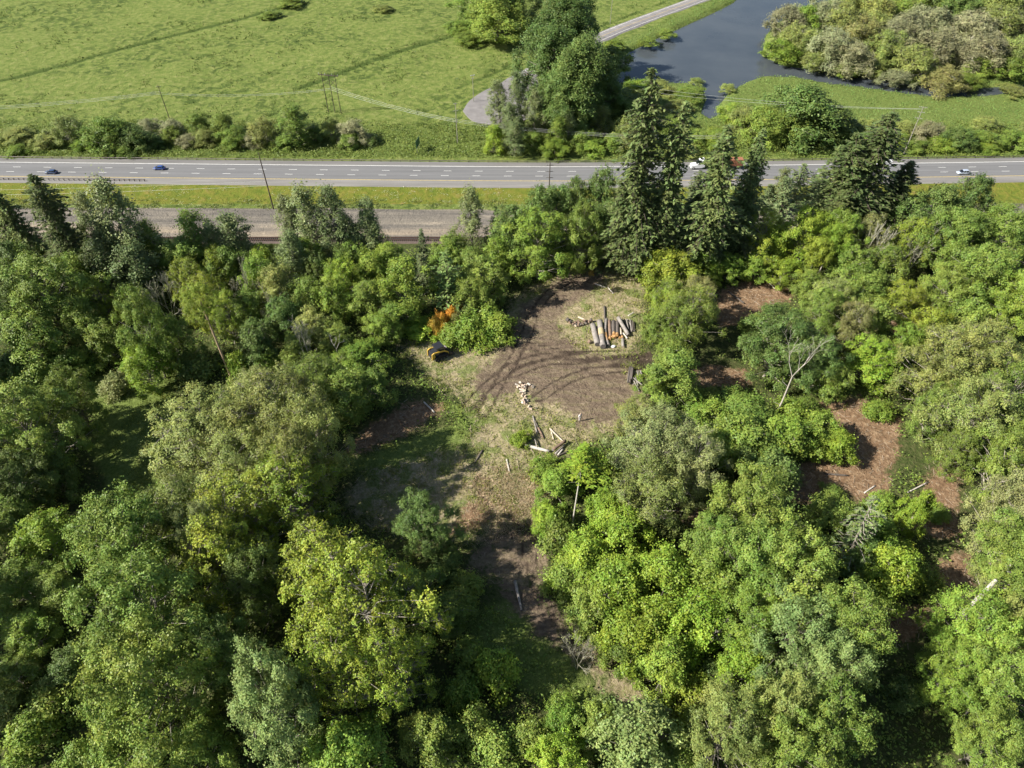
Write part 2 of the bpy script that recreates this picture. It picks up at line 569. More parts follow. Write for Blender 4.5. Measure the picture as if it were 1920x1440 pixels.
def twiggy(name, seed, Rr, H, stems=7, depth=4, leaves=900, leaf=0.3, fan=0.55, w=0.05):
    r = np.random.default_rng(seed)
    A, B, ra, rb, tips = [], [], [], [], []

    def grow(p, d, ln, rad, k):
        q = p + d * ln
        A.append(p); B.append(q); ra.append(rad); rb.append(rad * 0.65)
        if k == 0:
            tips.append(q); return
        for _ in range(3 if k > 1 else 4):
            nd = unit(d + r.normal(size=3) * fan + np.array([0, 0, 0.12]))
            nd[2] = max(nd[2], -0.1)
            grow(p + d * ln * r.uniform(0.55, 1.0), nd, ln * r.uniform(0.55, 0.85), rad * 0.6, k - 1)
    for i in range(stems):
        az = i * 2.4 + r.uniform(-0.4, 0.4); tl = r.uniform(0.15, 0.75)
        grow(np.array([0.2 * math.cos(az), 0.2 * math.sin(az), 0]), unit(np.array([math.cos(az) * tl, math.sin(az) * tl, 1.0])), H * 0.3, H * 0.008, depth)
    A = np.array(A); B = np.array(B); ra = np.maximum(ra, w * 0.5); rb = np.maximum(rb, w * 0.35)
    tips = np.array(tips)
    s = np.array([Rr / np.percentile(np.abs(tips[:, :2]), 93), Rr / np.percentile(np.abs(tips[:, :2]), 93), H / np.percentile(tips[:, 2], 97)])
    A *= s; B *= s; tips *= s
    wood = raw_mesh(name + '_wood', *seg_tubes(A, B, ra, rb, 3), M_BARK)
    crown = None
    if leaves:
        c = tips[r.integers(0, len(tips), leaves)] + r.normal(size=(leaves, 3)) * 0.35
        V, Q = leaf_quads(c, unit(np.array([0, 0, .6]) + r.normal(size=(leaves, 3))), leaf, leaf * 0.6, r)
        crown = raw_mesh(name + '_crown', V, Q, M_LEAF, r.uniform(0, 1, leaves))
    return dict(crown=crown, wood=wood, R=Rr, H=H)


PROTO = {
    # big-leaved maples near the camera: heavy lobes, big leaves
    'M': [broadleaf('maple', 100 + i, 8.0, 18, 3.0, prof_round, 58, 19, 31, 0.315, lobe=0.185, zst=0.72, spread=0.37, twigs=0.2) for i in range(4)],
    # young maples of the understory
    'U': [broadleaf('young_maple', 110 + i, 3.8, 7, 0.8, prof_bush, 30, 19, 28, 0.265, lobe=0.22, zst=0.75, spread=0.32, trunk_r=0.12, twigs=0.3) for i in range(4)],
    # yellow-green, open crown of small tufts on grey twigs
    'Y': [broadleaf('yellow_maple', 120 + i, 7.0, 16, 2.5, prof_round, 54, 25, 17, 0.27, lobe=0.20, spread=0.25, twigs=0.8) for i in range(3)],
    # pale olive, fine leaves
    'O': [broadleaf('olive_tree', 140 + i, 7.0, 15, 2.5, prof_round, 60, 23, 20, 0.25, lobe=0.19, zst=0.75, spread=0.31, twigs=0.5) for i in range(3)],
    # mid-size broadleaf
    'B': [broadleaf('broadleaf', 160 + i, 4.2, 12, 1.6, prof_round, 42, 16, 23, 0.275, lobe=0.215, zst=0.9, spread=0.33, trunk_r=0.18, twigs=0.3) for i in range(4)],
    # columnar poplar
    'P': [broadleaf('poplar', 180 + i, 3.2, 17, 1.0, prof_col, 34, 14, 18, 0.30, lobe=0.28, zst=1.7, spread=0.36, trunk_r=0.2, twigs=0.4) for i in range(4)],
    # cottonwood, tall and dense, far
    'C': [broadleaf('cottonwood', 200 + i, 11.0, 36, 4, prof_round, 50, 36, 18, 0.66, lobe=0.23, zst=1.25, spread=0.9, trunk_r=0.7, twigs=0.0) for i in range(3)],
    # far broadleaf / big bush, coarser leaves
    'T': [broadleaf('far_tree', 220 + i, 6.0, 12, 0.6, prof_bush, 34, 22, 18, 0.44, lobe=0.23, spread=0.55, trunk_r=0.25, twigs=0.1) for i in range(4)],
    'S': [broadleaf('shrub', 240 + i, 2.6, 3.6, 0.1, prof_bush, 16, 20, 14, 0.28, lobe=0.32, spread=0.30, trunk_r=0.06, twigs=0.2) for i in range(4)],
    'F': [conifer('fir', 260 + i, 5.0, 28, lev=50, nb=9, ns=27, droop=0.5, gap=0.05) for i in range(3)],
    'N': [conifer('pine', 270 + i, 3.2, 16, lev=26, nb=7, ns=15, droop=0.1, gap=0.18, size=0.55) for i in range(3)],
    'K': [conifer('sparse_fir', 280, 2.6, 14, lev=20, nb=6, ns=7, droop=0.25, gap=0.3, size=0.42)],
    # bare-crowned willows: twig haze on grey limbs
    'W': [broadleaf('willow', 290 + i, 6.0, 11, 0.5, prof_bush, 26, 26, 12, 0.85, lobe=0.26, zst=1.15, spread=0.5, trunk_r=0.22, twigs=0.9, wide=0.2) for i in range(3)],
    'V': [twiggy('bare_tree', 300 + i, 2.6, 11, stems=3, depth=4, leaves=160, leaf=0.25, w=0.05, fan=0.45) for i in range(2)],
}
TCOL = {
    'green': (0.172, 0.252, 0.046), 'bright': (0.184, 0.280, 0.042), 'yellow': (0.225, 0.300, 0.038), 'lime': (0.200, 0.302, 0.036),
    'olive': (0.230, 0.280, 0.074), 'pale': (0.268, 0.312, 0.112), 'dark': (0.116, 0.182, 0.044), 'poplar': (0.165, 0.215, 0.080),
    'fir': (0.140, 0.188, 0.062), 'firdark': (0.096, 0.132, 0.046), 'pine': (0.150, 0.196, 0.082), 'willow': (0.272, 0.284, 0.140),
    'bronze': (0.250, 0.258, 0.082), 'blue': (0.178, 0.258, 0.078),
}
BARKC = {'fir': (0.085, 0.068, 0.048), 'grey': (0.27, 0.24, 0.195), 'brown': (0.12, 0.09, 0.06), 'white': (0.42, 0.38, 0.32), 'twig': (0.30, 0.285, 0.21)}
KIND = {'U': ('young_maple', 'young maple'), 'M': ('maple_tree', 'maple'), 'Y': ('maple_tree', 'maple'), 'O': ('broadleaf_tree', 'broadleaf tree'), 'B': ('broadleaf_tree', 'broadleaf tree'),
        'P': ('poplar_tree', 'poplar'), 'C': ('cottonwood_tree', 'cottonwood'), 'T': ('bushy_tree', 'bushy tree'), 'S': ('shrub', 'shrub'),
        'F': ('fir_tree', 'fir'), 'N': ('pine_tree', 'pine'), 'K': ('sparse_fir_tree', 'sparse fir'), 'W': ('willow_tree', 'willow'), 'V': ('bare_tree', 'bare tree')}
ADJ = {'green': 'green', 'bright': 'bright green', 'yellow': 'yellow-green', 'lime': 'lime green', 'olive': 'olive green', 'pale': 'pale green',
       'dark': 'dark green', 'poplar': 'grey-green', 'fir': 'deep green', 'firdark': 'very dark', 'pine': 'bluish green', 'willow': 'grey-brown',
       'bronze': 'bronze-tinged', 'blue': 'blue-green'}
HCF = {'U': .5, 'M': .6, 'Y': .6, 'O': .6, 'B': .6, 'P': .5, 'C': .55, 'T': .5, 'S': .5, 'F': .5, 'N': .5, 'K': .55, 'W': .55, 'V': .6}
TREES = []
_pi = {}


def plant(kind, x, y, z, r, h, colname, label=None, uv=None, filler=False):
    L = PROTO[kind]
    _pi[kind] = _pi.get(kind, -1) + 1
    p = L[_pi[kind] % len(L)]
    nm, cat = KIND[kind]
    root = thing(nm, '', cat, (x, y, z - 0.08), rnd.uniform(0, 6.28))
    k = r / p['R']
    root.rotation_euler = (rnd.gauss(0, 0.05), rnd.gauss(0, 0.05), root.rotation_euler[2])
    root.scale = (k, k * rnd.uniform(0.85, 1.15), h / p['H'])
    c = TCOL[colname]; j = rnd.uniform(0.86, 1.14); jr = rnd.uniform(0.93, 1.07)
    if p['crown'] is not None:
        o = link('crown', p['crown'], root); o.color = (c[0] * j * jr, c[1] * j, c[2] * j, 1)
    if p['wood'] is not None:
        o = link('trunk' if kind != 'S' else 'twigs', p['wood'], root)
        b = BARKC['twig'] if kind in 'WV' else BARKC['fir'] if kind in 'FN' else BARKC['brown'] if kind == 'S' else BARKC['grey']
        jj = rnd.uniform(0.75, 1.25)
        o.color = (b[0] * jj, b[1] * jj, b[2] * jj, 1)
    u, v, dep = proj((x, y, z + h * HCF[kind]))
    TREES.append(dict(o=root, kind=kind, col=colname, label=label, u=float(u), v=float(v), x=x, y=y, z=z, r=r, h=h, filler=filler))
    return root


def tree(kind, u, v, w, h, colname, label=None):
    if kind == 'M' and h <= 9.5: kind = 'U'
    x, y, z = site(u, v, h * HCF[kind])
    _, _, dep = proj((x, y, z + h * HCF[kind]))
    r = w / 2 * dep / FPX * (0.9 if y < 118 and kind in 'MYOBU' else 1.0)
    return plant(kind, x, y, z, float(r), h, colname, label)


# ================================================================== THE SETTING
# ------------------------------------------------------------------ ground sheet
def smooth_line(pts, n):
    pts = np.asarray(pts, float)
    t = np.linspace(0, 1, len(pts)); tt = np.linspace(0, 1, n)
    # Catmull-Rom
    out = []
    for s in tt * (len(pts) - 1):
        i = min(int(s), len(pts) - 2); f = s - i
        p0, p1, p2, p3 = pts[max(i - 1, 0)], pts[i], pts[i + 1], pts[min(i + 2, len(pts) - 1)]
        out.append(0.5 * ((2 * p1) + (p2 - p0) * f + (2 * p0 - 5 * p1 + 4 * p2 - p3) * f * f + (3 * p1 - p0 - 3 * p2 + p3) * f ** 3))
    return np.array(out)


def axis(parts):
    a = []
    for lo, hi, st in parts:
        a += list(np.arange(lo, hi, st))
    return np.array(sorted(set(np.round(a, 3))))


xs = axis([(-4200, -900, 300), (-900, -400, 40), (-400, -110, 3.2), (-110, -40, 1.6), (-40, 50, 0.6), (50, 110, 1.4), (110, 400, 3.0), (400, 900, 40), (900, 4300, 300)])
ys = axis([(-900, -100, 100), (-100, 10, 8), (10, 50, 1.4), (50, 120, 0.65), (120, 205, 3.0), (205, 300, 1.3), (300, 560, 2.8), (560, 1000, 40), (1000, 6000, 400)])
X, Y = np.meshgrid(xs, ys)
Z = hgt(X, Y)
near = 55


def soft(poly, w, lim=None):
    m = np.zeros(X.shape)
    p = np.asarray(poly)[:, :2]
    sel = (X > p[:, 0].min() - 4 * w) & (X < p[:, 0].max() + 4 * w) & (Y > p[:, 1].min() - 4 * w) & (Y < p[:, 1].max() + 4 * w)
    d = sdf(X[sel], Y[sel], poly)
    m[sel] = np.clip(0.5 - d / (2 * w), 0, 1)
    return m


# river bed
sel = (X > -60) & (X < 700) & (Y > 280) & (Y < 900)
dr = np.full(X.shape, 1e3)
dr[sel] = sdf(X[sel], Y[sel], river_poly)
Z = Z - np.clip((2.5 - dr) / 5.0, 0, 1) * 4.0
rivbank = np.clip(1 - np.abs(dr - 1.5) / 4, 0, 1)

ditches = [P0([(-40, 160), (60, 137), (160, 110), (280, 77), (400, 48), (470, 30), (540, 10), (620, -20)]), P0([(560, 165), (640, 135), (720, 105), (830, 72), (900, 50)]),
           P0([(860, 165), (930, 135), (990, 105)]), P0([(1130, 48), (1230, 10), (1330, -30)]), P0([(-20, 200), (120, 178), (260, 160)])]
dd_ = np.minimum.reduce([dline(X, Y, d) + k for d, k in zip(ditches, (0, 0, 1.0, 1.0, 2.0))])
dd_ = dd_ + 2.2 * (fbm(X / 5, Y / 5, 44) - 0.5)
ditch = np.clip(1 - dd_ / 4.0, 0, 1)
Z = Z - 0.8 * np.clip(1 - dd_ / 2.5, 0, 1)

P58 = lambda pts: P0(pts, ZP)
DIRT = [[(890, 705), (925, 680), (958, 645), (966, 605), (985, 570), (1008, 548), (1050, 522), (1120, 520), (1110, 545), (1075, 570), (1040, 600), (1050, 625), (1080, 652),
         (1130, 662), (1240, 664), (1245, 684), (1180, 692), (1185, 715), (1215, 750), (1195, 782), (1120, 792), (1075, 782), (1010, 765), (985, 735), (960, 745), (925, 775), (895, 750), (880, 722)],
        [(905, 1000), (1015, 990), (1035, 1050), (1020, 1100), (1050, 1150), (1080, 1190), (1160, 1255), (1260, 1370), (1235, 1385), (1140, 1290), (1060, 1240), (1000, 1190), (920, 1120), (890, 1060)],
        [(1085, 770), (1110, 780), (1095, 812), (1080, 800)]]
STRAW = [[(640, 930), (690, 890), (790, 860), (880, 830), (905, 790), (870, 745), (800, 700), (755, 650), (830, 615), (940, 600), (965, 560), (1010, 530), (1100, 503), (1190, 505), (1215, 540),
          (1200, 600), (1190, 680), (1215, 760), (1180, 800), (1095, 830), (1010, 870), (1015, 985), (880, 1010), (720, 985), (660, 960)],
         [(1060, 1150), (1110, 1190), (1180, 1270), (1280, 1390), (1225, 1400), (1120, 1280), (1050, 1200)],
         [(1195, 1330), (1290, 1340), (1320, 1440), (1230, 1420)]]
DUFF = [[(1270, 705), (1330, 680), (1405, 692), (1405, 722), (1300, 724)], [(1345, 548), (1400, 522), (1465, 528), (1490, 552), (1430, 595), (1350, 610)],
        [(1470, 945), (1485, 880), (1545, 850), (1560, 800), (1530, 765), (1560, 740), (1650, 748), (1690, 790), (1680, 850), (1660, 925), (1590, 940)],
        [(1690, 990), (1720, 930), (1760, 870), (1800, 860), (1800, 1010), (1740, 1005)], [(1740, 1070), (1810, 1030), (1830, 1100), (1760, 1120)],
        [(1600, 1180), (1680, 1140), (1760, 1150), (1700, 1210), (1620, 1210)], [(1640, 605), (1700, 585), (1750, 600), (1700, 640)], [(1790, 610), (1880, 620), (1890, 650), (1800, 640)],
        [(640, 850), (700, 795), (770, 755), (840, 760), (790, 800), (700, 840)], [(840, 1000), (900, 990), (930, 960), (880, 940)],
        [(1260, 960), (1330, 950), (1350, 975), (1290, 985)]]
GRAVEL = [P0([(-250, 391), (100, 389), (330, 390), (520, 391), (640, 390), (770, 393), (900, 392), (980, 400), (1100, 396), (2250, 374), (2250, 412), (1100, 456), (-250, 452)])]
gm = np.maximum.reduce([soft(p, 1.3) for p in GRAVEL])
dirt = np.maximum.reduce([soft(P58(p), 3.4) for p in DIRT])
bl = fbm(X / 7, Y / 7, 61, 3) - 0.5
dirt = np.clip(dirt + 1.1 * bl * (dirt > 0.02) * (dirt < 0.98), 0, 1)
straw = np.maximum.reduce([soft(P58(p), 4.0) for p in STRAW])
duff = np.maximum.reduce([soft(P58(p), 2.4) for p in DUFF])
TRACKS = [[(965, 700), (1030, 678), (1110, 680), (1180, 683), (1270, 682)], [(1000, 650), (1060, 664), (1140, 666), (1260, 670)], [(880, 760), (925, 715), (975, 683), (1040, 668), (1120, 673), (1260, 676)], [(905, 775), (935, 722), (960, 680), (985, 630), (1002, 585), (1030, 550), (1075, 522)],
          [(1010, 745), (1080, 705), (1160, 690), (1240, 682)], [(985, 990), (1000, 1060), (1040, 1140), (1100, 1210), (1180, 1290), (1260, 1380)], [(900, 900), (940, 960), (975, 1000)]]
rut = np.zeros(X.shape)
sel = (Y > 35) & (Y < 122) & (np.abs(X) < 60)
wob = 0.5 * (fbm(X[sel] / 3, Y[sel] / 3, 33) - 0.5)
for tl in TRACKS:
    dl = dline(X[sel], Y[sel], smooth_line(P58(tl), 24)) + wob
    rut[sel] = np.maximum(rut[sel], np.clip(1.25 - np.abs(dl - 0.85) / 0.42, 0, 1))
Z = Z - 0.10 * rut
CLEAR = np.maximum.reduce([dirt, straw, duff])
field = np.clip((Y - 205) / 4, 0, 1) * (1 - gm)
MARSH = P0([(1340, 200), (1352, 178), (1400, 148), (1435, 139), (1560, 154), (1700, 172), (1850, 177), (2200, 160), (2200, 262), (1920, 252), (1800, 238), (1700, 226), (1600, 222), (1480, 205), (1400, 215), (1350, 228)])
lush = np.maximum(soft(MARSH, 3.0), np.clip(1 - np.abs(dr - 6) / 9, 0, 1) * 0.9)
LUSH2 = [P58([(640, 870), (700, 850), (860, 790), (890, 830), (820, 870), (720, 905)]), P58([(170, 700), (330, 690), (340, 900), (230, 960), (170, 850)]),
         P58([(830, 755), (900, 770), (930, 800), (870, 800)]), P58([(930, 800), (1050, 810), (1080, 850), (960, 870), (900, 850)]), P58([(880, 1140), (960, 1130), (1000, 1200), (1090, 1250), (1130, 1300), (1060, 1330), (960, 1290), (880, 1220)]), P58([(1540, 730), (1660, 720), (1640, 760), (1560, 760)])]
lush = np.maximum.reduce([lush] + [soft(p, 2.0) for p in LUSH2])
strip = np.clip((Y - 231) / 3, 0, 1) * np.clip((262 - Y) / 3, 0, 1)            # the mown strip between yard and highway
bank = np.clip((Y - 266) / 2, 0, 1) * np.clip((300 - Y) / 10, 0, 1)           # rank growth behind the highway
lush = np.maximum(lush, bank * 0.55)

idx = np.arange(X.size).reshape(X.shape)
Q = np.stack([idx[:-1, :-1], idx[:-1, 1:], idx[1:, 1:], idx[1:, :-1]], -1).reshape(-1, 4)


def ground_material():
    m, nt, b = nmat('ground')
    L = nt.links.new
    geo = N(nt, 'ShaderNodeNewGeometry')
    pos = geo.outputs['Position']
    a1 = N(nt, 'ShaderNodeAttribute', attribute_name='m1'); a2 = N(nt, 'ShaderNodeAttribute', attribute_name='m2')
    s1 = N(nt, 'ShaderNodeSeparateColor'); s2 = N(nt, 'ShaderNodeSeparateColor')
    L(a1.outputs['Color'], s1.inputs[0]); L(a2.outputs['Color'], s2.inputs[0])
    n_lo = noise_node(nt, 0.022, 5, 0.6, pos); n_md = noise_node(nt, 0.35, 5, 0.62, pos, 0.4); n_hi = noise_node(nt, 1.7, 5, 0.7, pos, 0.6)
    n_xh = noise_node(nt, 6.0, 3, 0.7, pos)
    n_ed = noise_node(nt, 0.8, 8, 0.75, pos, 0.8)

    def edge(mask, noise, amp=0.7, lo=0.4, hi=0.6):
        a = N(nt, 'ShaderNodeMath', operation='SUBTRACT'); a.inputs[1].default_value = 0.5; L(noise, a.inputs[0])
        c = N(nt, 'ShaderNodeMath', operation='MULTIPLY_ADD'); c.inputs[1].default_value = amp; L(a.outputs[0], c.inputs[0]); L(mask, c.inputs[2])
        mr = N(nt, 'ShaderNodeMapRange', interpolation_type='SMOOTHSTEP'); mr.inputs['From Min'].default_value = lo; mr.inputs['From Max'].default_value = hi
        L(c.outputs[0], mr.inputs[0])
        return mr.outputs[0]

    def mix(f, c1, c2, fv=None):
        x = N(nt, 'ShaderNodeMix', data_type='RGBA')
        if f is None: x.inputs[0].default_value = fv
        else: L(f, x.inputs[0])
        L(c1, x.inputs[6]); L(c2, x.inputs[7])
        return x.outputs[2]
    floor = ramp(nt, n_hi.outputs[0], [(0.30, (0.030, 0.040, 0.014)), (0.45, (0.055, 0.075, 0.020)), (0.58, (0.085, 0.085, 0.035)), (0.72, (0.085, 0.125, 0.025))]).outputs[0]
    # meadow: yellow-green with darker tussocks in some stretches
    mead = ramp(nt, n_md.outputs[0], [(0.28, (0.082, 0.122, 0.024)), (0.44, (0.128, 0.168, 0.038)), (0.58, (0.172, 0.200, 0.054)), (0.74, (0.228, 0.232, 0.086))]).outputs[0]
    tus = noise_node(nt, 0.22, 6, 0.72, pos, 0.8)
    tf = N(nt, 'ShaderNodeMath', operation='MULTIPLY')
    t1 = ramp(nt, tus.outputs[0], [(0.49, (0, 0, 0)), (0.56, (1, 1, 1))]); t2 = ramp(nt, n_lo.outputs[0], [(0.44, (0.08, 0.08, 0.08)), (0.56, (1, 1, 1))])
    L(t1.outputs[0], tf.inputs[0]); L(t2.outputs[0], tf.inputs[1])
    dk = N(nt, 'ShaderNodeRGB'); dk.outputs[0].default_value = (0.060, 0.090, 0.020, 1)
    tfs = N(nt, 'ShaderNodeMath', operation='MULTIPLY'); tfs.inputs[1].default_value = 0.95; L(tf.outputs[0], tfs.inputs[0])
    mead = mix(tfs.outputs[0], mead, dk.outputs[0])
    stripc = ramp(nt, n_md.outputs[0], [(0.3, (0.09, 0.125, 0.018)), (0.48, (0.135, 0.155, 0.024)), (0.62, (0.175, 0.165, 0.032)), (0.75, (0.235, 0.185, 0.075))]).outputs[0]
    lushc = ramp(nt, n_hi.outputs[0], [(0.28, (0.082, 0.110, 0.022)), (0.5, (0.125, 0.165, 0.040)), (0.72, (0.180, 0.215, 0.066))]).outputs[0]
    mg = N(nt, 'ShaderNodeMapping'); mg.inputs['Scale'].default_value = (0.022, 0.32, 1.0); L(pos, mg.inputs[0])
    n_gr = noise_node(nt, 1.0, 6, 0.68, mg.outputs[0], 0.6)
    grav = ramp(nt, n_gr.outputs[0], [(0.3, (0.108, 0.099, 0.088)), (0.46, (0.152, 0.136, 0.115)), (0.58, (0.205, 0.180, 0.145)), (0.72, (0.290, 0.250, 0.195))]).outputs[0]
    dirtc = ramp(nt, n_hi.outputs[0], [(0.25, (0.105, 0.076, 0.053)), (0.5, (0.148, 0.109, 0.077)), (0.75, (0.205, 0.158, 0.112))]).outputs[0]
    strawc = ramp(nt, n_hi.outputs[0], [(0.22, (0.125, 0.140, 0.036)), (0.40, (0.205, 0.190, 0.082)), (0.54, (0.300, 0.248, 0.150)), (0.74, (0.430, 0.355, 0.230))]).outputs[0]
    duffc = ramp(nt, n_hi.outputs[0], [(0.25, (0.100, 0.058, 0.032)), (0.5, (0.210, 0.134, 0.078)), (0.72, (0.350, 0.255, 0.158))]).outputs[0]
    ms = N(nt, 'ShaderNodeMapping'); ms.inputs['Scale'].default_value = (0.16, 0.75, 1.0); ms.inputs['Rotation'].default_value = (0, 0, 0.25); L(pos, ms.inputs[0])
    n_st = noise_node(nt, 1.0, 6, 0.7, ms.outputs[0], 1.2)
    stf = ramp(nt, n_st.outputs[0], [(0.46, (0, 0, 0)), (0.72, (0.6, 0.6, 0.6))]).outputs[0]
    drk = N(nt, 'ShaderNodeRGB'); drk.outputs[0].default_value = (0.075, 0.056, 0.042, 1)
    sdk = ramp(nt, n_st.outputs[0], [(0.28, (0.6, 0.6, 0.6)), (0.44, (0, 0, 0))]).outputs[0]
    dirtc = mix(sdk, mix(stf, dirtc, strawc), drk.outputs[0])
    # grass pushing through the straw
    gr = ramp(nt, n_md.outputs[0], [(0.50, (0, 0, 0)), (0.60, (1, 1, 1))]).outputs[0]
    gf = N(nt, 'ShaderNodeMath', operation='MULTIPLY'); gf.inputs[1].default_value = 0.75; L(gr, gf.inputs[0])
    strawg = mix(gf.outputs[0], strawc, lushc)
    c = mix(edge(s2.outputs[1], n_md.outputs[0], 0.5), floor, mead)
    st = N(nt, 'ShaderNodeAttribute', attribute_name='m3'); s3 = N(nt, 'ShaderNodeSeparateColor'); L(st.outputs['Color'], s3.inputs[0])
    c = mix(edge(s3.outputs[0], n_md.outputs[0], 0.4), c, stripc)
    c = mix(edge(s2.outputs[2], n_md.outputs[0], 0.8, 0.3, 0.7), c, lushc)
    c = mix(edge(s3.outputs[1], n_hi.outputs[0], 0.7, 0.3, 0.8), c, dk.outputs[0])      # ditches
    a5 = N(nt, 'ShaderNodeAttribute', attribute_name='m4'); s5 = N(nt, 'ShaderNodeSeparateColor'); L(a5.outputs['Color'], s5.inputs[0])
    tan = N(nt, 'ShaderNodeRGB'); tan.outputs[0].default_value = (0.315, 0.255, 0.185, 1)
    grav = mix(edge(s5.outputs[1], n_gr.outputs[0], 2.2, 0.2, 1.2), grav, tan.outputs[0])
    c = mix(edge(s2.outputs[0], n_hi.outputs[0], 0.5), c, grav)
    c = mix(edge(s1.outputs[1], n_ed.outputs[0], 1.5, 0.38, 0.62), c, strawg)
    c = mix(edge(s1.outputs[2], n_ed.outputs[0], 1.4, 0.38, 0.62), c, duffc)
    c = mix(edge(s1.outputs[0], n_ed.outputs[0], 1.6, 0.34, 0.66), c, dirtc)
    a4 = N(nt, 'ShaderNodeAttribute', attribute_name='m4'); s4 = N(nt, 'ShaderNodeSeparateColor'); L(a4.outputs['Color'], s4.inputs[0])
    soil = N(nt, 'ShaderNodeRGB'); soil.outputs[0].default_value = (0.060, 0.044, 0.032, 1)
    c = mix(edge(s4.outputs[0], n_ed.outputs[0], 1.0, 0.35, 1.05), c, soil.outputs[0])
    mud = N(nt, 'ShaderNodeRGB'); mud.outputs[0].default_value = (0.055, 0.048, 0.032, 1)
    c = mix(edge(s3.outputs[2], n_hi.outputs[0], 0.4, 0.45, 0.6), c, mud.outputs[0])
    v = N(nt, 'ShaderNodeMapRange'); v.inputs['To Min'].default_value = 0.62; v.inputs['To Max'].default_value = 1.38; L(n_xh.outputs[0], v.inputs[0])
    hs = N(nt, 'ShaderNodeHueSaturation'); L(c, hs.inputs['Color']); L(v.outputs[0], hs.inputs['Value'])
    L(hs.outputs[0], b.inputs['Base Color'])
    b.inputs['Roughness'].default_value = 0.95
    b.inputs['Specular IOR Level'].default_value = 0.1
    ad = N(nt, 'ShaderNodeMath', operation='MULTIPLY_ADD'); ad.inputs[1].default_value = 2.0; L(n_md.outputs[0], ad.inputs[0]); L(n_hi.outputs[0], ad.inputs[2])
    bp = N(nt, 'ShaderNodeBump'); bp.inputs['Strength'].default_value = 0.9; bp.inputs['Distance'].default_value = 0.35
    L(ad.outputs[0], bp.inputs['Height']); L(bp.outputs[0], b.inputs['Normal'])
    return m


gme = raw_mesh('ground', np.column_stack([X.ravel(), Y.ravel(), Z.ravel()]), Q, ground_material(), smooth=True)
wet = np.clip((0.2 - dr) / 2.5, 0, 1)


def cattr(me, name, a, b, c):
    at = me.attributes.new(name, 'FLOAT_COLOR', 'POINT')
    d = np.zeros((X.size, 4), np.float32); d[:, 0] = a.ravel(); d[:, 1] = b.ravel(); d[:, 2] = c.ravel(); d[:, 3] = 1
    at.data.foreach_set('color', d.ravel())


cattr(gme, 'm1', dirt, straw, duff)
cattr(gme, 'm2', gm, field, lush)
cattr(gme, 'm3', strip, ditch, wet)
tanb = np.clip(1 - np.abs(Y - 214.0 - 1.5 * np.sin(X / 40)) / 5.5, 0, 1)
cattr(gme, 'm4', rut, tanb, rut)
tag(link('ground', gme), 'wooded bench, meadow, marsh and gravel yard under everything', None, None, 'structure')

# ------------------------------------------------------------------ water
def water_material():
    m, nt, b = nmat('river_water')
    pos = N(nt, 'ShaderNodeNewGeometry').outputs['Position']
    n = noise_node(nt, 0.03, 4, 0.6, pos)
    r = ramp(nt, n.outputs[0], [(0.35, (0.048, 0.058, 0.068)), (0.65, (0.070, 0.080, 0.088))])
    nt.links.new(r.outputs[0], b.inputs['Base Color'])
    b.inputs['Roughness'].default_value = 0.12
    b.inputs['IOR'].default_value = 1.33
    w = noise_node(nt, 1.2, 3, 0.6, pos)
    bp = N(nt, 'ShaderNodeBump'); bp.inputs['Strength'].default_value = 0.12; bp.inputs['Distance'].default_value = 0.1
    nt.links.new(w.outputs[0], bp.inputs['Height']); nt.links.new(bp.outputs[0], b.inputs['Normal'])
    return m


wm = MB()
wm.add([(-20, 290, -1.5), (900, 290, -1.5), (900, 900, -1.5), (-20, 900, -1.5)], [(0, 1, 2, 3)])
tag(wm.build('river_water', water_material()), 'slate grey river with a side channel round the marsh', None, None, 'structure')


# ------------------------------------------------------------------ highway
def ribbon(line, o0, o1, z, zb=None):
    line = np.asarray(line)[:, :2]
    t = np.gradient(line, axis=0); t /= np.linalg.norm(t, axis=1, keepdims=True)
    nrm = np.column_stack([-t[:, 1], t[:, 0]])
    a = line + nrm * o0; b = line + nrm * o1
    zz = np.full(len(line), z)
    V = np.concatenate([np.column_stack([a, zz]), np.column_stack([b, zz])]); n = len(line)
    i = np.arange(n - 1)
    Qs = np.stack([i, i + 1, n + i + 1, n + i], -1)
    if zb is not None:                                    # sides down to the ground
        V = np.concatenate([V, np.column_stack([a - nrm * 1.2 * np.sign(o1 - o0), np.full(n, zb)]), np.column_stack([b + nrm * 1.2 * np.sign(o1 - o0), np.full(n, zb)])])
        Qs = np.concatenate([Qs, np.stack([2 * n + i, 2 * n + i + 1, i + 1, i], -1), np.stack([n + i, n + i + 1, 3 * n + i + 1, 3 * n + i], -1)])
    return V, Qs


def asphalt(name, c, streak):
    m, nt, b = nmat(name)
    pos = N(nt, 'ShaderNodeNewGeometry').outputs['Position']
    mp = N(nt, 'ShaderNodeMapping'); mp.inputs['Scale'].default_value = streak
    nt.links.new(pos, mp.inputs[0])
    n = noise_node(nt, 1.0, 5, 0.6, mp.outputs[0])
    n2 = noise_node(nt, 3.0, 3, 0.7, pos)
    r = ramp(nt, n.outputs[0], [(0.3, tuple(x * 0.78 for x in c)), (0.55, c), (0.75, tuple(x * 1.22 for x in c))])
    mv = N(nt, 'ShaderNodeMapRange'); mv.inputs['To Min'].default_value = 0.85; mv.inputs['To Max'].default_value = 1.15
    hs = N(nt, 'ShaderNodeHueSaturation')
    nt.links.new(n2.outputs[0], mv.inputs[0]); nt.links.new(mv.outputs[0], hs.inputs['Value']); nt.links.new(r.outputs[0], hs.inputs['Color'])
    nt.links.new(hs.outputs[0], b.inputs['Base Color'])
    b.inputs['Roughness'].default_value = 0.9
    return m


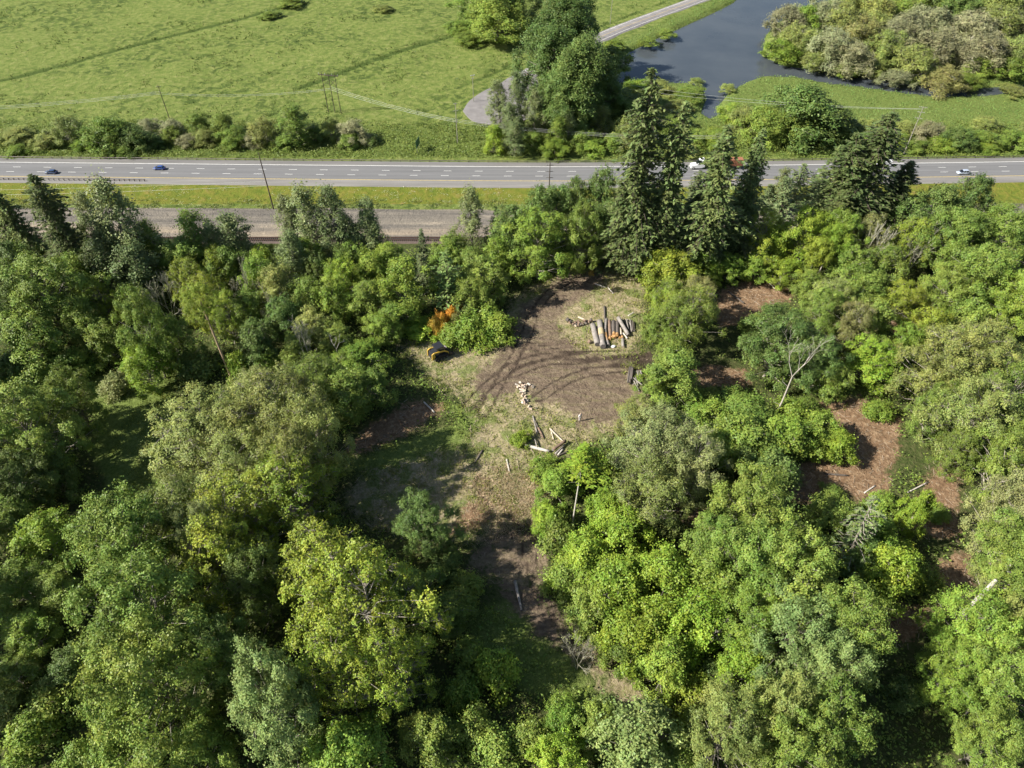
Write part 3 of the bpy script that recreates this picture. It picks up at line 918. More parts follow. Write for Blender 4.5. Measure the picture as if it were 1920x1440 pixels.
M_LANE = asphalt('lane_asphalt', (0.155, 0.153, 0.152), (0.02, 0.8, 1))
M_SHOULD = asphalt('shoulder_asphalt', (0.195, 0.185, 0.172), (0.05, 0.8, 1))
M_WLINE = plain('white_line_paint', (0.62, 0.61, 0.57), 0.7, 0.2, 1.5)
M_YLINE = plain('yellow_line_paint', (0.48, 0.36, 0.12), 0.7, 0.25, 1.5)
HWL = np.array([g(u, v, 0.5)[:2] for u, v in [(-700, 297), (-350, 300), (0, 304), (320, 307), (640, 310), (960, 312.5), (1200, 312), (1450, 309.5), (1700, 306), (1920, 303), (2250, 298), (2600, 292)]])
HWL = smooth_line(HWL, 220)
ZH = 0.5
V, Qs = ribbon(HWL, 3.6, -14.6, ZH, -0.9)
hw = tag(link('highway', raw_mesh('highway', V, Qs, M_SHOULD)), 'three-lane grey asphalt highway with paved shoulders', None, None, 'structure')
V, Qs = ribbon(HWL, -0.1, -10.9, ZH + 0.004)
link('lane_surface', raw_mesh('lane_surface', V, Qs, M_LANE), hw)
V, Qs = ribbon(HWL, 0.16, -0.16, ZH + 0.012)
link('edge_line', raw_mesh('edge_line', V, Qs, M_WLINE), hw)
V, Qs = ribbon(HWL, -10.85, -11.15, ZH + 0.012)
link('edge_line', raw_mesh('edge_line', V, Qs, M_YLINE), hw)
hlen = np.concatenate([[0], np.cumsum(np.linalg.norm(np.diff(HWL, axis=0), axis=1))])


def along(s, off=0.0, z=ZH):
    x = np.interp(s, hlen, HWL[:, 0]); y = np.interp(s, hlen, HWL[:, 1])
    x2 = np.interp(s + 1, hlen, HWL[:, 0]); y2 = np.interp(s + 1, hlen, HWL[:, 1])
    a = math.atan2(y2 - y, x2 - x)
    return np.array([x - math.sin(a) * off, y + math.cos(a) * off, z]), a


def s_at(u, v):
    p = g(u, v, ZH)
    return float(np.interp(p[0], HWL[:, 0], hlen))


dash = MB().box((0, 0, 0), (3.05, 0.2, 0.012)).mesh('lane_dash', M_WLINE)
s0, s1 = s_at(-40, 313), s_at(1960, 313)
for off, ph in ((-3.66, 3.0), (-7.3, 2.2)):
    s = s0 + ph
    while s < s1:
        p, a = along(s, off, ZH + 0.012)
        link('lane_dash', dash, hw, p, (0, 0, a)); s += 12.19

# guard rails
M_RAIL = plain('weathered_rail_steel', (0.20, 0.175, 0.15), 0.55, 0.3, 2.0, 0.6)
M_POST = plain('dark_timber_post', (0.055, 0.042, 0.033), 0.9, 0.3, 3.0)
post_me = MB().box((0, 0, 0.42), (0.2, 0.22, 0.9)).mesh('post', M_POST)


def guardrail(sa, sb, off, side, label, step=1.95):
    p0_, _ = along(sa, off)
    root = thing('guard_rail', label, 'guard rail', (0, 0, 0))
    ss = np.arange(sa, sb, 3.0)
    ln = np.array([along(s, off)[0][:2] for s in ss])
    pr = [(0.0, 0.50), (0.05, 0.58), (0.0, 0.66), (0.05, 0.74), (0.0, 0.82)]
    t = np.gradient(ln, axis=0); t /= np.linalg.norm(t, axis=1, keepdims=True); nn = np.column_stack([-t[:, 1], t[:, 0]]) * side
    rings = np.stack([np.column_stack([ln + nn * a, np.full(len(ln), ZH + z)]) for a, z in pr] + [np.column_stack([ln + nn * (a - 0.03), np.full(len(ln), ZH + z)]) for a, z in pr[::-1]], 1)
    mb = MB().loft([[tuple(q) for q in r] for r in rings])
    mb.build('beam', M_RAIL, root)
    s = sa + 0.4
    while s < sb:
        p, a = along(s, off - side * 0.16, ZH - 0.1)
        link('post', post_me, root, p, (0, 0, a)); s += step
    return root


guardrail(s_at(-60, 338), s_at(274, 341), -13.6, 1, 'timber-posted guard rail along the near shoulder, ending behind the dark car')
guardrail(s_at(-30, 296), s_at(1165, 303), 3.3, -1, 'long guard rail on the far shoulder running in from the left', 3.9)
guardrail(s_at(1175, 303), s_at(1950, 293), 3.3, -1, 'long guard rail on the far shoulder behind the truck', 3.9)

# ------------------------------------------------------------------ side road, turning area
M_SIDE = asphalt('side_road_asphalt', (0.205, 0.190, 0.182), (0.3, 0.3, 1))
SRL = smooth_line([g(u, v, 0.25)[:2] for u, v in [(955, 163), (985, 142), (1050, 105), (1120, 72), (1180, 47), (1250, 21), (1310, -1), (1400, -34), (1500, -72), (1650, -130), (1800, -180)]], 80)
V, Qs = ribbon(SRL, 4.6, -4.6, 0.35, -0.6)
sr = tag(link('side_road', raw_mesh('side_road', V, Qs, M_SIDE)), 'narrow two-lane side road by the river', None, None, 'structure')
for o0, o1, mt in ((3.6, 3.35, M_WLINE), (-3.35, -3.6, M_WLINE), (0.12, -0.12, M_YLINE)):
    V, Qs = ribbon(SRL[8:], o0, o1, 0.362)
    link('road_line', raw_mesh('road_line', V, Qs, mt), sr)
tp = smooth_line(P0([(868, 208), (880, 190), (905, 172), (935, 158), (975, 134), (1000, 138), (1010, 165), (1000, 215), (950, 234), (915, 233), (885, 226), (868, 208)], 0.25), 60)[:-1]
n = len(tp)
tm = MB().add([(p[0], p[1], 0.356) for p in tp] + [(p[0], p[1], -0.7) for p in tp], [tuple(range(n))] + [(i, (i + 1) % n, (i + 1) % n + n, i + n) for i in range(n)])
tag(tm.build('turning_area', M_SIDE), 'worn paved turning area at the end of the side road', None, None, 'structure')

# ------------------------------------------------------------------ railway at the foot of the slope
M_BAL = plain('rail_ballast', (0.115, 0.085, 0.072), 0.95, 0.35, 2.0, 0, 0.6)
M_RUST = plain('rusty_rail', (0.16, 0.085, 0.055), 0.6, 0.3, 3.0, 0.5)
YR = float(g(960, 449, 0.3)[1])
rw = thing('railway_track', 'rusty railway track on dark ballast at the yard edge', 'railway', (0, YR, 0))
rb = MB().prism([(-2.6, -0.3), (-1.5, 0.42), (1.5, 0.42), (2.6, -0.3)], -230, 230)
rb.v = [(y, x, z) for x, y, z in rb.v]
rb.build('ballast', M_BAL, rw)
for yy in (-0.72, 0.72):
    MB().box((0, yy, 0.66), (460, 0.08, 0.16)).build('rail', M_RUST, rw)
nsl = 640
sv, sq = [], []
bx = np.array([[-1, -1, -1], [1, -1, -1], [1, 1, -1], [-1, 1, -1], [-1, -1, 1], [1, -1, 1], [1, 1, 1], [-1, 1, 1]], float) * [0.12, 1.3, 0.09]
bq = np.array([(3, 2, 1, 0), (4, 5, 6, 7), (0, 1, 5, 4), (1, 2, 6, 5), (2, 3, 7, 6), (3, 0, 4, 7)])
for i in range(nsl):
    sv.append(bx + [-220 + i * 0.69, 0, 0.5]); sq.append(bq + 8 * i)
so = link('sleepers', raw_mesh('sleepers', np.concatenate(sv), np.concatenate(sq), M_POST), rw)
so['kind'] = 'stuff'
# ================================================================== TREES AND SHRUBS, one by one as the photograph shows them
T = tree
# --- beyond the highway: hedge row at the field edge
for k, u, v, w, h, c in [
    ('T', 28, 252, 62, 4.5, 'olive'), ('W', 122, 240, 70, 10, 'olive'), ('W', 85, 262, 55, 5, 'olive'), ('T', 205, 254, 88, 13, 'green'), ('T', 252, 262, 70, 9, 'dark'),
    ('W', 276, 238, 48, 6, 'willow'), ('W', 322, 240, 46, 6.5, 'willow'), ('T', 322, 252, 36, 6, 'green'), ('T', 372, 233, 46, 8, 'green'), ('T', 418, 236, 62, 8, 'green'),
    ('T', 382, 258, 42, 5.5, 'olive'), ('T', 436, 256, 56, 6, 'green'), ('W', 494, 246, 66, 10, 'olive'), ('P', 556, 238, 66, 17, 'green'), ('T', 590, 252, 40, 6, 'dark'),
    ('W', 618, 238, 42, 8, 'olive'), ('W', 660, 246, 56, 8, 'willow'), ('T', 655, 262, 46, 5, 'green'), ('T', 232, 283, 40, 3.5, 'green'), ('T', 160, 270, 46, 4, 'bright'),
    ('T', 290, 268, 44, 4, 'dark'), ('T', 530, 268, 40, 5, 'green'), ('S', 30, 283, 40, 3, 'bright'), ('S', 700, 262, 30, 3, 'dark'), ('W', 350, 262, 40, 4, 'willow'), ('W', 470, 262, 36, 5, 'willow')]:
    T(k, u, v, w, h, c)
# --- field and road trees, cottonwoods
for k, u, v, w, h, c in [
    ('C', 930, 25, 118, 24, 'green'), ('C', 900, 8, 90, 20, 'green'), ('C', 965, 15, 80, 22, 'dark'), ('T', 862, 52, 60, 6, 'green'), ('T', 880, 72, 60, 5, 'green'), ('T', 720, 16, 34, 3, 'olive'), ('T', 545, 4, 50, 4, 'green'), ('T', 505, 28, 40, 3, 'green'),
    ('C', 1040, 70, 108, 38, 'dark'), ('C', 1096, 60, 66, 34, 'dark'), ('C', 1035, 130, 110, 34, 'dark'), ('C', 1080, 150, 120, 34, 'dark'), ('C', 1120, 170, 90, 22, 'dark'),
    ('C', 1050, 195, 90, 24, 'dark'), ('T', 1150, 118, 70, 12, 'green'), ('T', 1140, 185, 80, 11, 'dark'),
    ('P', 938, 200, 46, 22, 'poplar'), ('P', 978, 190, 44, 26, 'poplar'), ('P', 1002, 215, 40, 20, 'poplar'), ('P', 960, 235, 44, 18, 'poplar'), ('T', 925, 262, 44, 11, 'lime'), ('P', 965, 262, 46, 14, 'poplar'),
    ('T', 1000, 262, 44, 7, 'green'), ('P', 1045, 250, 40, 14, 'green'), ('P', 1065, 245, 34, 15, 'poplar'), ('T', 1040, 278, 60, 6, 'bright'), ('T', 1090, 262, 60, 8, 'green'), ('W', 1125, 222, 50, 10, 'olive'),
    ('T', 1110, 275, 60, 5, 'bright'), ('T', 1150, 268, 60, 6, 'green'), ('W', 1175, 240, 52, 9, 'olive'), ('W', 1170, 265, 50, 6, 'olive'), ('T', 1060, 225, 50, 9, 'green'),
    ('T', 1195, 165, 60, 6, 'bright'), ('T', 1240, 165, 66, 5, 'olive'), ('T', 1290, 178, 60, 4.5, 'green'), ('T', 1215, 190, 70, 5, 'green'), ('T', 1270, 200, 60, 4, 'olive'), ('T', 1180, 205, 60, 7, 'green'),
    ('T', 1270, 232, 60, 5, 'green'), ('T', 1210, 225, 60, 7, 'olive'), ('T', 1300, 262, 60, 5, 'green'), ('T', 1340, 262, 60, 5, 'bright'), ('T', 1280, 278, 60, 4, 'olive'),
    ('W', 1395, 222, 70, 9, 'olive'), ('T', 1372, 212, 60, 6, 'bright'), ('T', 1430, 232, 90, 12, 'green'), ('T', 1505, 215, 130, 20, 'dark'), ('T', 1470, 240, 90, 12, 'green'), ('T', 1545, 225, 90, 14, 'dark'), ('T', 1585, 238, 56, 7, 'dark'),
    ('W', 1640, 240, 66, 6, 'olive'), ('T', 1665, 258, 60, 5, 'bright'), ('T', 1620, 262, 60, 5, 'green'), ('W', 1742, 248, 60, 7, 'willow'), ('W', 1700, 240, 50, 5, 'olive'), ('T', 1800, 262, 60, 9, 'dark'), ('W', 1850, 232, 60, 5, 'olive'), ('T', 1765, 268, 60, 5, 'bright'), ('T', 1850, 262, 64, 5, 'green'),
    ('T', 1905, 262, 60, 6, 'green'), ('W', 1940, 245, 60, 7, 'olive'), ('T', 1720, 275, 60, 4, 'green'), ('T', 1850, 278, 50, 3, 'bright'),
    ('T', 1305, 152, 30, 2, 'olive'), ('T', 1365, 165, 30, 2.5, 'olive'), ('T', 1150, 88, 50, 5, 'bright'), ('T', 1215, 78, 40, 3, 'green'), ('T', 1250, 62, 40, 3, 'green')]:
    T(k, u, v, w, h, c)
# --- grove beyond the river channel: mostly bare grey crowns
for k, u, v, w, h, c in [
    ('W', 1475, 40, 80, 14, 'willow'), ('T', 1510, 40, 60, 14, 'bright'), ('T', 1465, 95, 70, 9, 'bright'), ('W', 1495, 75, 80, 14, 'olive'), ('T', 1525, 85, 60, 13, 'olive'), ('W', 1540, 30, 90, 16, 'willow'), ('W', 1560, 90, 90, 16, 'willow'),
    ('W', 1580, 40, 90, 16, 'olive'), ('W', 1615, 70, 90, 17, 'bronze'), ('W', 1600, 110, 80, 13, 'willow'), ('T', 1640, 50, 70, 12, 'olive'), ('W', 1640, 20, 90, 15, 'olive'), ('W', 1660, 90, 90, 15, 'olive'),
    ('W', 1700, 60, 100, 17, 'willow'), ('W', 1740, 50, 100, 18, 'willow'), ('W', 1760, 90, 100, 16, 'willow'), ('T', 1690, 25, 80, 12, 'green'), ('T', 1735, 12, 80, 14, 'green'), ('T', 1800, 15, 80, 16, 'dark'),
    ('W', 1715, 115, 90, 13, 'olive'), ('W', 1820, 60, 110, 18, 'willow'), ('W', 1850, 100, 100, 16, 'willow'), ('W', 1880, 50, 100, 17, 'olive'), ('T', 1880, 15, 90, 16, 'olive'), ('W', 1910, 100, 90, 15, 'olive'),
    ('W', 1775, 150, 80, 10, 'bronze'), ('T', 1835, 125, 60, 8, 'green'), ('T', 1900, 130, 70, 9, 'green'), ('T', 1640, 125, 60, 6, 'olive'), ('W', 1680, 145, 60, 6, 'willow'), ('T', 1810, 150, 60, 5, 'green'), ('W', 1530, 112, 60, 8, 'olive'), ('W', 1940, 60, 100, 16, 'willow'),
    ('W', 1600, 5, 90, 15, 'olive'), ('W', 1675, -5, 90, 15, 'olive'), ('T', 1770, -15, 90, 15, 'green'), ('T', 1850, -15, 90, 15, 'olive'), ('W', 1920, -5, 100, 15, 'olive'), ('T', 1590, 130, 50, 5, 'green'), ('W', 1900, 168, 60, 3, 'olive')]:
    T(k, u, v, w, h, c)
# --- the slope: crowns standing against the yard and the highway, left to right
for k, u, v, w, h, c in [
    ('F', 14, 438, 90, 22, 'fir'), ('F', 62, 440, 76, 20, 'fir'), ('F', 116, 440, 116, 26, 'firdark'), ('P', 186, 450, 70, 18, 'poplar'), ('P', 246, 442, 100, 23, 'poplar'), ('P', 215, 475, 80, 15, 'poplar'), ('P', 296, 472, 66, 13, 'green'), ('B', 150, 478, 90, 10, 'green'), ('B', 335, 478, 70, 9, 'bright'), ('B', 492, 492, 70, 8, 'lime'), ('B', 735, 492, 80, 9, 'bright'), ('B', 575, 486, 80, 10, 'bright'), ('B', 655, 490, 80, 9, 'green'), ('B', 850, 470, 70, 9, 'green'), ('B', 400, 488, 70, 9, 'green'), ('B', 60, 480, 90, 10, 'green'),
    ('P', 366, 462, 80, 14, 'green'), ('P', 420, 472, 60, 12, 'poplar'), ('P', 450, 464, 78, 14, 'poplar'), ('P', 553, 438, 56, 16, 'poplar'), ('P', 590, 434, 76, 18, 'poplar'), ('P', 634, 440, 84, 18, 'poplar'), ('P', 690, 444, 64, 15, 'poplar'),
    ('P', 660, 462, 60, 12, 'poplar'), ('P', 715, 470, 56, 11, 'poplar'), ('N', 795, 465, 36, 9, 'pine'), ('P', 885, 425, 62, 15, 'poplar'), ('N', 926, 430, 34, 10, 'firdark'), ('B', 960, 435, 80, 14, 'dark'), ('B', 1000, 400, 70, 14, 'dark'),
    ('B', 1052, 395, 80, 12, 'dark'), ('B', 1085, 385, 70, 14, 'dark'), ('B', 1125, 375, 80, 15, 'dark'), ('M', 1010, 452, 140, 14, 'bright'), ('M', 1088, 440, 110, 14, 'green'), ('B', 1140, 430, 90, 13, 'dark'),
    ('F', 1205, 345, 150, 38, 'fir'), ('F', 1252, 350, 110, 33, 'fir'), ('F', 1180, 420, 110, 22, 'fir'), ('F', 1240, 440, 100, 18, 'fir'), ('F', 1342, 385, 130, 30, 'fir'), ('F', 1403, 365, 80, 26, 'fir'), ('F', 1300, 430, 90, 15, 'fir'), ('N', 1305, 352, 50, 14, 'pine'),
    ('P', 1460, 360, 44, 17, 'poplar'), ('N', 1495, 345, 60, 17, 'pine'), ('N', 1530, 350, 60, 16, 'pine'), ('F', 1390, 430, 90, 16, 'fir'), ('F', 1618, 340, 150, 27, 'firdark'), ('F', 1580, 360, 140, 23, 'fir'), ('F', 1672, 380, 110, 17, 'firdark'), ('F', 1318, 405, 70, 21, 'fir'), ('F', 1384, 398, 84, 23, 'fir'), ('N', 1470, 390, 70, 14, 'pine'),
    ('B', 1745, 395, 96, 13, 'dark'), ('B', 1822, 382, 84, 14, 'dark'), ('B', 1700, 415, 90, 11, 'dark'), ('F', 1560, 420, 100, 14, 'fir'), ('B', 1780, 420, 90, 11, 'dark'), ('N', 1440, 375, 50, 12, 'pine'), ('B', 1860, 420, 80, 10, 'green'),
    ('Y', 1432, 440, 110, 12, 'yellow'), ('M', 1505, 440, 120, 13, 'lime'), ('M', 1575, 440, 100, 12, 'bright'), ('Y', 1625, 445, 80, 11, 'bronze'), ('M', 1450, 470, 80, 9, 'lime'), ('V', 1640, 455, 70, 12, 'bronze'), ('V', 1715, 470, 70, 11, 'yellow'), ('Y', 1710, 450, 90, 11, 'yellow'),
    ('M', 1800, 455, 150, 14, 'green'), ('M', 1880, 450, 130, 14, 'green'), ('M', 1840, 520, 170, 14, 'green'), ('M', 1770, 540, 110, 11, 'green'), ('M', 1900, 560, 140, 13, 'bright'), ('B', 1660, 500, 90, 10, 'green'), ('B', 1590, 500, 90, 10, 'green'), ('B', 1620, 540, 100, 9, 'green')]:
    T(k, u, v, w, h, c)
# --- left wood, between the loader and the slope
for k, u, v, w, h, c in [
    ('M', 85, 545, 190, 16, 'green'), ('M', 20, 560, 130, 14, 'dark'), ('B', 150, 520, 90, 12, 'green'), ('B', 30, 500, 90, 12, 'dark'), ('P', 205, 520, 70, 14, 'poplar'), ('P', 265, 520, 80, 13, 'poplar'), ('M', 268, 620, 110, 17, 'green'), ('B', 270, 690, 90, 9, 'lime'), ('Y', 190, 560, 70, 10, 'yellow'),
    ('V', 305, 560, 70, 12, 'willow'), ('Y', 350, 530, 90, 12, 'yellow'), ('Y', 385, 560, 80, 13, 'yellow'), ('Y', 420, 590, 80, 11, 'yellow'), ('B', 350, 500, 90, 11, 'green'), ('B', 330, 640, 90, 10, 'green'), ('B', 430, 500, 80, 10, 'green'), ('Y', 410, 505, 70, 10, 'yellow'),
    ('B', 480, 520, 80, 11, 'bright'), ('P', 550, 495, 66, 13, 'poplar'), ('B', 600, 510, 60, 9, 'dark'), ('B', 520, 540, 90, 11, 'olive'), ('B', 580, 555, 80, 10, 'green'), ('B', 640, 520, 80, 9, 'lime'), ('B', 700, 510, 80, 9, 'bright'), ('B', 755, 540, 110, 12, 'bright'),
    ('V', 505, 580, 50, 10, 'willow'), ('V', 575, 640, 40, 11, 'willow'), ('V', 450, 535, 60, 12, 'willow'), ('B', 470, 580, 80, 9, 'green'), ('B', 630, 560, 80, 10, 'bright'), ('B', 690, 565, 80, 9, 'green'), ('N', 842, 535, 80, 13, 'blue'), ('N', 800, 510, 60, 9, 'pine'), ('B', 880, 500, 70, 9, 'green'), ('B', 835, 490, 70, 9, 'bright'),
    ('B', 905, 520, 90, 10, 'green'), ('B', 885, 555, 70, 8, 'green'), ('B', 735, 592, 80, 6, 'green'), ('B', 930, 480, 70, 9, 'bright'), ('S', 908, 592, 86, 4, 'bright'), ('S', 880, 615, 70, 4, 'bright'), ('S', 935, 615, 70, 4, 'bright'), ('S', 900, 630, 70, 3, 'lime'), ('S', 785, 615, 70, 2.2, 'lime'), ('S', 850, 625, 60, 3, 'bright'),
    ('B', 585, 620, 90, 8, 'olive'), ('B', 630, 640, 90, 7, 'green'), ('B', 672, 672, 100, 6, 'bright'), ('B', 715, 615, 70, 6, 'bright'), ('B', 530, 600, 80, 9, 'dark'), ('B', 480, 640, 90, 8, 'dark'), ('B', 560, 660, 80, 7, 'green'), ('B', 150, 600, 90, 10, 'green'), ('B', 60, 640, 120, 11, 'green'), ('B', 200, 640, 90, 8, 'green'),
    ('S', 450, 690, 60, 5, 'lime'), ('S', 500, 690, 70, 4, 'bright'), ('S', 360, 690, 80, 4, 'dark'), ('S', 660, 690, 80, 4, 'green'), ('S', 150, 680, 80, 4, 'green'), ('S', 30, 690, 90, 5, 'dark'), ('S', 90, 700, 90, 4, 'green'), ('S', 215, 725, 60, 3, 'pale'), ('B', 695, 722, 90, 7, 'green'), ('S', 665, 750, 70, 4, 'green')]:
    T(k, u, v, w, h, c)
# --- left foreground
for k, u, v, w, h, c in [
    ('M', 55, 800, 210, 16, 'green'), ('M', 130, 740, 110, 12, 'green'), ('M', 20, 900, 130, 11, 'dark'), ('M', 100, 890, 100, 8, 'dark'), ('O', 400, 800, 230, 12, 'olive'), ('O', 510, 780, 220, 16, 'olive'), ('O', 590, 820, 150, 16, 'olive'), ('O', 560, 870, 140, 16, 'olive'), ('O', 485, 735, 110, 8, 'pale'), ('O', 590, 715, 130, 10, 'green'), ('B', 650, 740, 110, 9, 'green'),
    ('O', 450, 870, 170, 12, 'olive'), ('Y', 540, 930, 200, 14, 'yellow'), ('Y', 440, 960, 200, 14, 'yellow'), ('O', 340, 960, 170, 14, 'olive'), ('M', 265, 1020, 230, 18, 'green'), ('M', 265, 1150, 250, 19, 'green'), ('M', 300, 1290, 260, 18, 'green'), ('Y', 400, 1040, 200, 16, 'yellow'), ('O', 380, 1010, 120, 16, 'pale'),
    ('Y', 620, 1070, 230, 17, 'yellow'), ('Y', 690, 1130, 270, 20, 'yellow'), ('Y', 640, 1240, 240, 17, 'yellow'), ('Y', 740, 1250, 170, 16, 'yellow'), ('M', 520, 1340, 220, 17, 'blue'), ('M', 430, 1220, 150, 14, 'dark'), ('M', 480, 1100, 150, 14, 'dark'), ('M', 800, 985, 140, 11, 'dark'),
    ('B', 90, 1010, 120, 8, 'lime'), ('B', 30, 1090, 110, 7, 'green'), ('B', 110, 1110, 90, 6, 'green'), ('B', 50, 1190, 110, 6, 'bright'), ('B', 30, 1270, 100, 5, 'green'), ('B', 130, 1250, 90, 6, 'dark'), ('S', 100, 1330, 90, 4, 'green'), ('S', 60, 1380, 90, 4, 'bright'), ('S', 160, 1420, 90, 4, 'green'), ('S', 20, 1330, 80, 4, 'olive'),
    ('B', 780, 1110, 120, 7, 'green'), ('B', 840, 1150, 100, 6, 'green'), ('S', 870, 1110, 80, 4, 'green'), ('S', 840, 1060, 70, 4, 'dark'), ('M', 660, 1410, 160, 9, 'bright'), ('M', 800, 1390, 130, 6, 'green'), ('S', 880, 1370, 90, 4, 'green'), ('S', 930, 1400, 90, 3.5, 'green'), ('S', 860, 1300, 80, 4, 'bright'), ('S', 880, 1230, 70, 3, 'green'),
    ('B', 20, 970, 110, 8, 'green'), ('M', 380, 1400, 130, 9, 'green'), ('M', 230, 1390, 130, 8, 'green')]:
    T(k, u, v, w, h, c)
# --- centre and right
for k, u, v, w, h, c in [
    ('O', 1240, 830, 190, 14, 'pale'), ('O', 1300, 870, 150, 13, 'pale'), ('O', 1220, 920, 170, 12, 'olive'), ('O', 1200, 780, 100, 9, 'olive'), ('M', 1045, 910, 80, 5, 'bright'), ('M', 1028, 975, 70, 4, 'lime'), ('M', 1140, 950, 90, 6, 'lime'), ('M', 1160, 1000, 120, 8, 'lime'), ('M', 1090, 1050, 120, 7, 'lime'), ('M', 1150, 1100, 140, 8, 'lime'),
    ('M', 1200, 1180, 150, 8, 'lime'), ('M', 1240, 1080, 140, 9, 'lime'), ('M', 1250, 1250, 130, 7, 'bright'), ('M', 1110, 1150, 110, 6, 'green'), ('M', 1170, 1220, 90, 5, 'green'), ('M', 1300, 1180, 140, 9, 'lime'), ('M', 1310, 1100, 140, 9, 'bright'), ('S', 1050, 1010, 80, 4, 'green'), ('S', 1060, 1090, 70, 4, 'green'), ('S', 1020, 880, 60, 2.5, 'bright'), ('S', 975, 822, 42, 1.8, 'lime'), ('S', 1085, 880, 70, 4, 'lime'),
    ('B', 1270, 700, 120, 10, 'green'), ('B', 1235, 720, 70, 6, 'bright'), ('B', 1255, 660, 70, 8, 'green'), ('O', 1290, 590, 130, 12, 'green'), ('O', 1250, 560, 80, 9, 'bright'), ('B', 1260, 510, 110, 9, 'yellow'), ('O', 1310, 560, 100, 10, 'bronze'), ('B', 1310, 490, 80, 7, 'bright'), ('B', 1225, 490, 70, 7, 'lime'), ('B', 1230, 610, 60, 7, 'green'), ('B', 1370, 500, 60, 6, 'bright'), ('B', 1420, 495, 70, 6, 'bright'), ('B', 1470, 510, 70, 6, 'lime'), ('B', 1520, 530, 70, 6, 'green'), ('B', 1340, 510, 50, 5, 'lime'),
    ('M', 1455, 640, 160, 13, 'dark'), ('M', 1530, 670, 120, 11, 'dark'), ('M', 1545, 590, 100, 10, 'green'), ('O', 1600, 610, 90, 10, 'bronze'), ('O', 1560, 560, 100, 9, 'olive'), ('B', 1640, 600, 90, 9, 'green'), ('B', 1560, 710, 90, 7, 'green'), ('O', 1690, 560, 100, 8, 'yellow'), ('B', 1740, 610, 80, 9, 'yellow'), ('M', 1800, 610, 90, 9, 'green'), ('B', 1640, 680, 110, 8, 'lime'), ('B', 1700, 640, 80, 7, 'bright'),
    ('O', 1770, 690, 190, 14, 'olive'), ('O', 1830, 670, 170, 14, 'olive'), ('O', 1820, 775, 180, 13, 'olive'), ('O', 1880, 740, 170, 13, 'green'), ('O', 1755, 770, 100, 10, 'green'), ('M', 1885, 860, 150, 13, 'green'), ('O', 1900, 960, 150, 15, 'pale'), ('O', 1800, 845, 90, 9, 'green'), ('M', 1895, 1060, 120, 14, 'olive'), ('O', 1780, 700, 120, 12, 'olive'),
    ('M', 1325, 785, 120, 5, 'bright'), ('M', 1400, 785, 130, 6, 'green'), ('M', 1400, 840, 150, 8, 'green'), ('M', 1470, 830, 120, 7, 'bright'), ('M', 1530, 810, 100, 6, 'bright'), ('M', 1565, 835, 90, 5, 'lime'), ('M', 1430, 890, 130, 8, 'dark'), ('M', 1350, 840, 100, 7, 'bright'), ('S', 1480, 780, 80, 4, 'bright'), ('S', 1645, 765, 60, 3, 'bright'), ('S', 1655, 945, 56, 2.5, 'bright'), ('S', 1515, 765, 56, 2.5, 'green'), ('S', 1560, 925, 50, 2, 'green'), ('S', 1755, 960, 44, 2, 'green'), ('S', 1375, 752, 70, 3, 'green'), ('S', 1330, 748, 60, 3, 'green'),
    ('M', 1400, 950, 170, 15, 'green'), ('M', 1350, 1020, 160, 14, 'green'), ('M', 1410, 1060, 180, 15, 'green'), ('M', 1490, 1090, 200, 16, 'green'), ('M', 1565, 1170, 180, 17, 'green'), ('M', 1470, 1180, 200, 15, 'blue'), ('M', 1540, 1250, 170, 15, 'blue'), ('M', 1410, 1150, 160, 12, 'bright'), ('M', 1400, 1250, 120, 8, 'lime'), ('M', 1450, 1340, 170, 15, 'olive'), ('M', 1370, 1370, 160, 15, 'olive'), ('M', 1540, 1370, 180, 15, 'green'), ('M', 1480, 1420, 180, 15, 'green'),
    ('M', 1560, 975, 120, 6, 'green'), ('M', 1640, 1010, 110, 7, 'bright'), ('M', 1660, 1080, 130, 9, 'lime'), ('M', 1610, 1050, 110, 7, 'dark'), ('S', 1690, 1040, 70, 3, 'lime'), ('M', 1840, 1180, 170, 14, 'bright'), ('M', 1800, 1260, 140, 12, 'bright'), ('M', 1880, 1280, 160, 14, 'green'), ('M', 1860, 1380, 150, 12, 'green'), ('M', 1900, 1180, 130, 14, 'olive'), 
    ('M', 1190, 1380, 170, 9, 'blue'), ('M', 1120, 1360, 100, 7, 'green'), ('M', 1060, 1350, 90, 6, 'bright'), ('M', 1050, 1410, 100, 7, 'lime'), ('V', 1085, 1230, 60, 6, 'pale'), ('M', 1270, 1430, 100, 5, 'green'), ('S', 1300, 1290, 80, 3, 'yellow'), ('S', 1340, 1310, 80, 3, 'olive'), ('S', 1290, 1350, 70, 3, 'yellow'), ('S', 1330, 1260, 70, 3, 'dark'), ('S', 1000, 1380, 80, 3.5, 'green'), ('S', 1730, 1090, 70, 4, 'green'), ('S', 1700, 1300, 80, 3, 'dark')]:
    T(k, u, v, w, h, c)
for k, u, v, w, h, c in [('M', -230, 880, 200, 16, 'green'), ('M', -230, 1010, 220, 16, 'green'), ('M', -270, 1150, 230, 17, 'green'), ('M', -270, 1290, 230, 16, 'green'), ('M', -180, 760, 190, 18, 'green'), ('M', -150, 650, 150, 16, 'green')]:
    T(k, u, v, w, h, c, 'tall green maple beyond the left edge, shading the wood there')
T('K', 1622, 1005, 110, 15, 'poplar', 'sparse half-dead grey conifer with leaning bare trunk right of centre')

